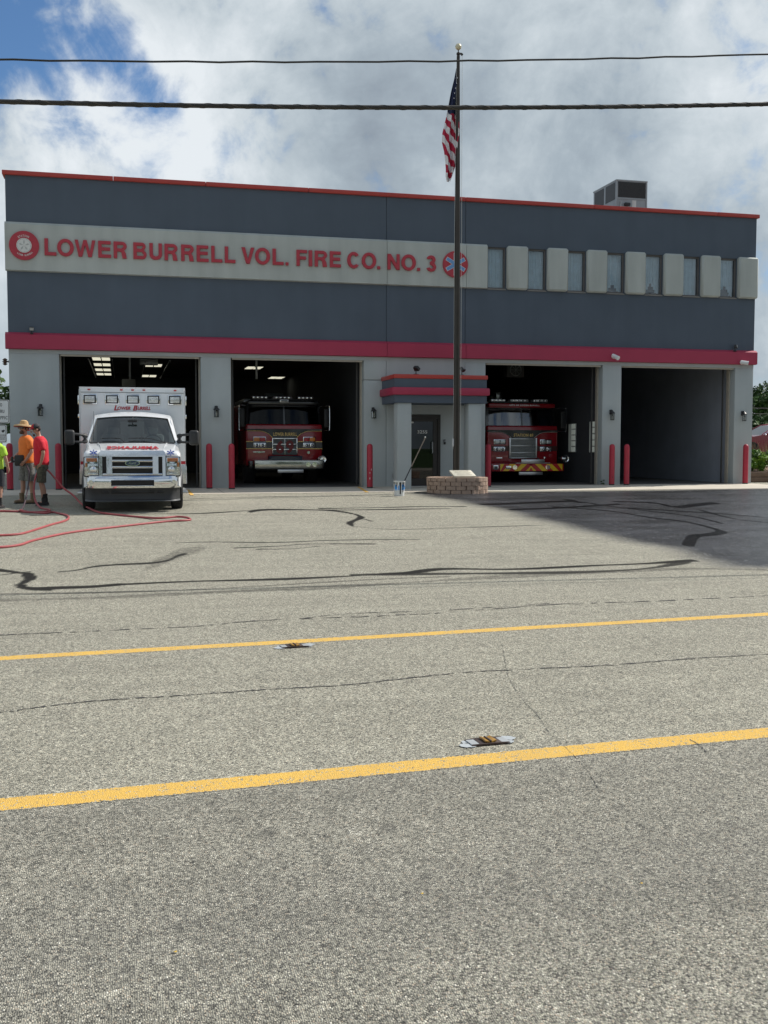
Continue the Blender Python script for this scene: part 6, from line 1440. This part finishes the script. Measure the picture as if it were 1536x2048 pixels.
shrub(21.75, 1.9, .72, .60, .95, 'bright green shrub at the right frame edge on the retaining wall', 12)
RG = [M('grass_red', (.26, .09, .07), .8), M('grass_tan', (.34, .24, .12), .8)]
r = T('ornamental_grass', (21.9, 4.3, .86), 'reddish tufts of ornamental grass behind the bright shrubs', 'ornamental grass'); mb = MB(); R2 = random.Random(5)
for k in range(190):
    x, y = R2.uniform(-.5, 1.6), R2.uniform(-.5, .5); h = R2.uniform(.55, 1.0); dx, dy = R2.uniform(-.18, .18), R2.uniform(-.15, .15); w_ = .008
    mb.add([(x-w_, y, 0), (x+w_, y, 0), (x+dx*.5+w_, y+dy*.5, h*.6), (x+dx*.5-w_, y+dy*.5, h*.6), (x+dx*1.3, y+dy, h)], [[0, 1, 2, 3], [3, 2, 4]], RG[k % 2])
mb.build('blades', r, recalc=False)
# maroon car
CM = M('car_maroon', (.22, .015, .03), .25, var=.04, coat=.8); CG = GL('car_glass', (.18, .24, .28), .01, ior=1.8)
cr_ = T('parked_car', (27.9, 11.4, 1.10), 'maroon sedan parked facing left behind the shrubs at the right edge', 'car')
mb = MB(); side = [(-2.3, .35), (-2.32, .62), (-2.2, .76), (-1.15, .93), (-.95, .97), (1.55, 1.0), (2.25, .98), (2.35, .85), (2.36, .40), (2.2, .28), (-2.15, .25)]
def carsec(hw_, inset, pts): return [(x, hw_-inset*(max(0, z-.5)), z) for x, z in pts]
n = len(side); v = []; 
for s, hw_ in ((-1, .86), (1, .86)):
    for x, z in side: v.append((x, s*(hw_-.12*max(0, z-.75)-(.10 if abs(x) > 2.15 else 0)), z))
f = [list(range(n)), list(range(n, 2*n))[::-1]]+[[i, (i+1) % n, n+(i+1) % n, n+i] for i in range(n)]
mb.add(v, f, CM); o = mb.build('body', cr_, sharp=30)
roof_ = [(-.95, .97), (-.15, 1.40), (.25, 1.46), (.95, 1.44), (1.75, 1.03)]
mb = MB(); v = []
for s in (-1, 1):
    for x, z in roof_: v.append((x, s*(.80-.42*max(0, z-.97)), z))
m5 = len(roof_); mb.add(v, [[1, 2, m5+2, m5+1], [2, 3, m5+3, m5+2]], M('car_silver_roof', (.22, .015, .03), .15, coat=1)); 
for s, o_ in ((0, -1), (m5, 1)):
    P_ = [Vector(v[s+i]) for i in range(m5)]; mb.tube(P_, .028, CM, 6); mb.cyl(P_[2]+Vector((.15, 0, 0)), Vector((.35, o_*.80, .98)), .03, BLK)
mb.build('roof', cr_)
mb = MB(); mb.add(v, [[0, 1, m5+1, m5]], CG); mb.build('windscreen', cr_, recalc=False)
mb = MB(); mb.add(v, [[3, 4, m5+4, m5+3]], CG); mb.build('rear_window', cr_, recalc=False)
for s, k in ((0, -1), (m5, 1)):
    mb = MB(); mb.add([v[s+i] for i in range(m5)], [list(range(m5))], CG); mb.build('side_window', cr_, recalc=False)
for x in (-1.45, 1.45):
    for s in (-1, 1): wheel(cr_, 0, 0, .33, .21, s) if False else None
for x in (-1.42, 1.42):
    for s in (-1, 1):
        mb = MB(); mb.lathe([(.18, -.1), (.31, -.1), (.33, -.07), (.33, .07), (.31, .1), (.18, .1)], TY, 24, (x, s*.78, .33), 'Y'); w_ = mb.build('wheel', cr_)
        mb = MB(); mb.lathe([(0, -.09), (.2, -.085), (.2, .085), (0, .09)], ALU, 20, (x, s*.78, .33), 'Y'); mb.build('rim', w_)
for s in (-1, 1):
    mb = MB(); mb.box((-2.22, s*.60, .66), (.16, .34, .13), LENS, .03); mb.build('headlight', cr_)
    mb = MB(); mb.box((-.72, s*.93, 1.02), (.12, .18, .12), CM, .03); mb.build('mirror', cr_)
mb = MB(); mb.bb(-.1, .5, -.6, .6, .5, 1.0, SEAT, .08); mb.bb(-.8, -.6, -.7, .7, .85, .96, DASH, .03); mb.build('seats', cr_)
# wood across the street, behind the camera (mirrored in the glass)
mb = MB(); foliage(mb, (-14, -66, 6), 11, 6, 2600, .9, LV, 21, clumps=30); foliage(mb, (16, -70, 7), 13, 7, 2600, .9, LV, 22, clumps=30); foliage(mb, (45, -66, 6), 12, 6, 2200, .9, LV, 23, clumps=30)
tag(mb.build('far_wood', recalc=False), 'leafy wood across the street behind the viewer', 'wood', kind='stuff')
# small weed at the foot of the pier
r = T('weed', (14.40, -.06, gz(-.1)), 'small green weed at the foot of the pier right of the third bay', 'weed'); mb = MB(); foliage(mb, (0, 0, .08), .07, .10, 60, .03, LV, 31, clumps=6); mb.build('leaves', r, recalc=False)
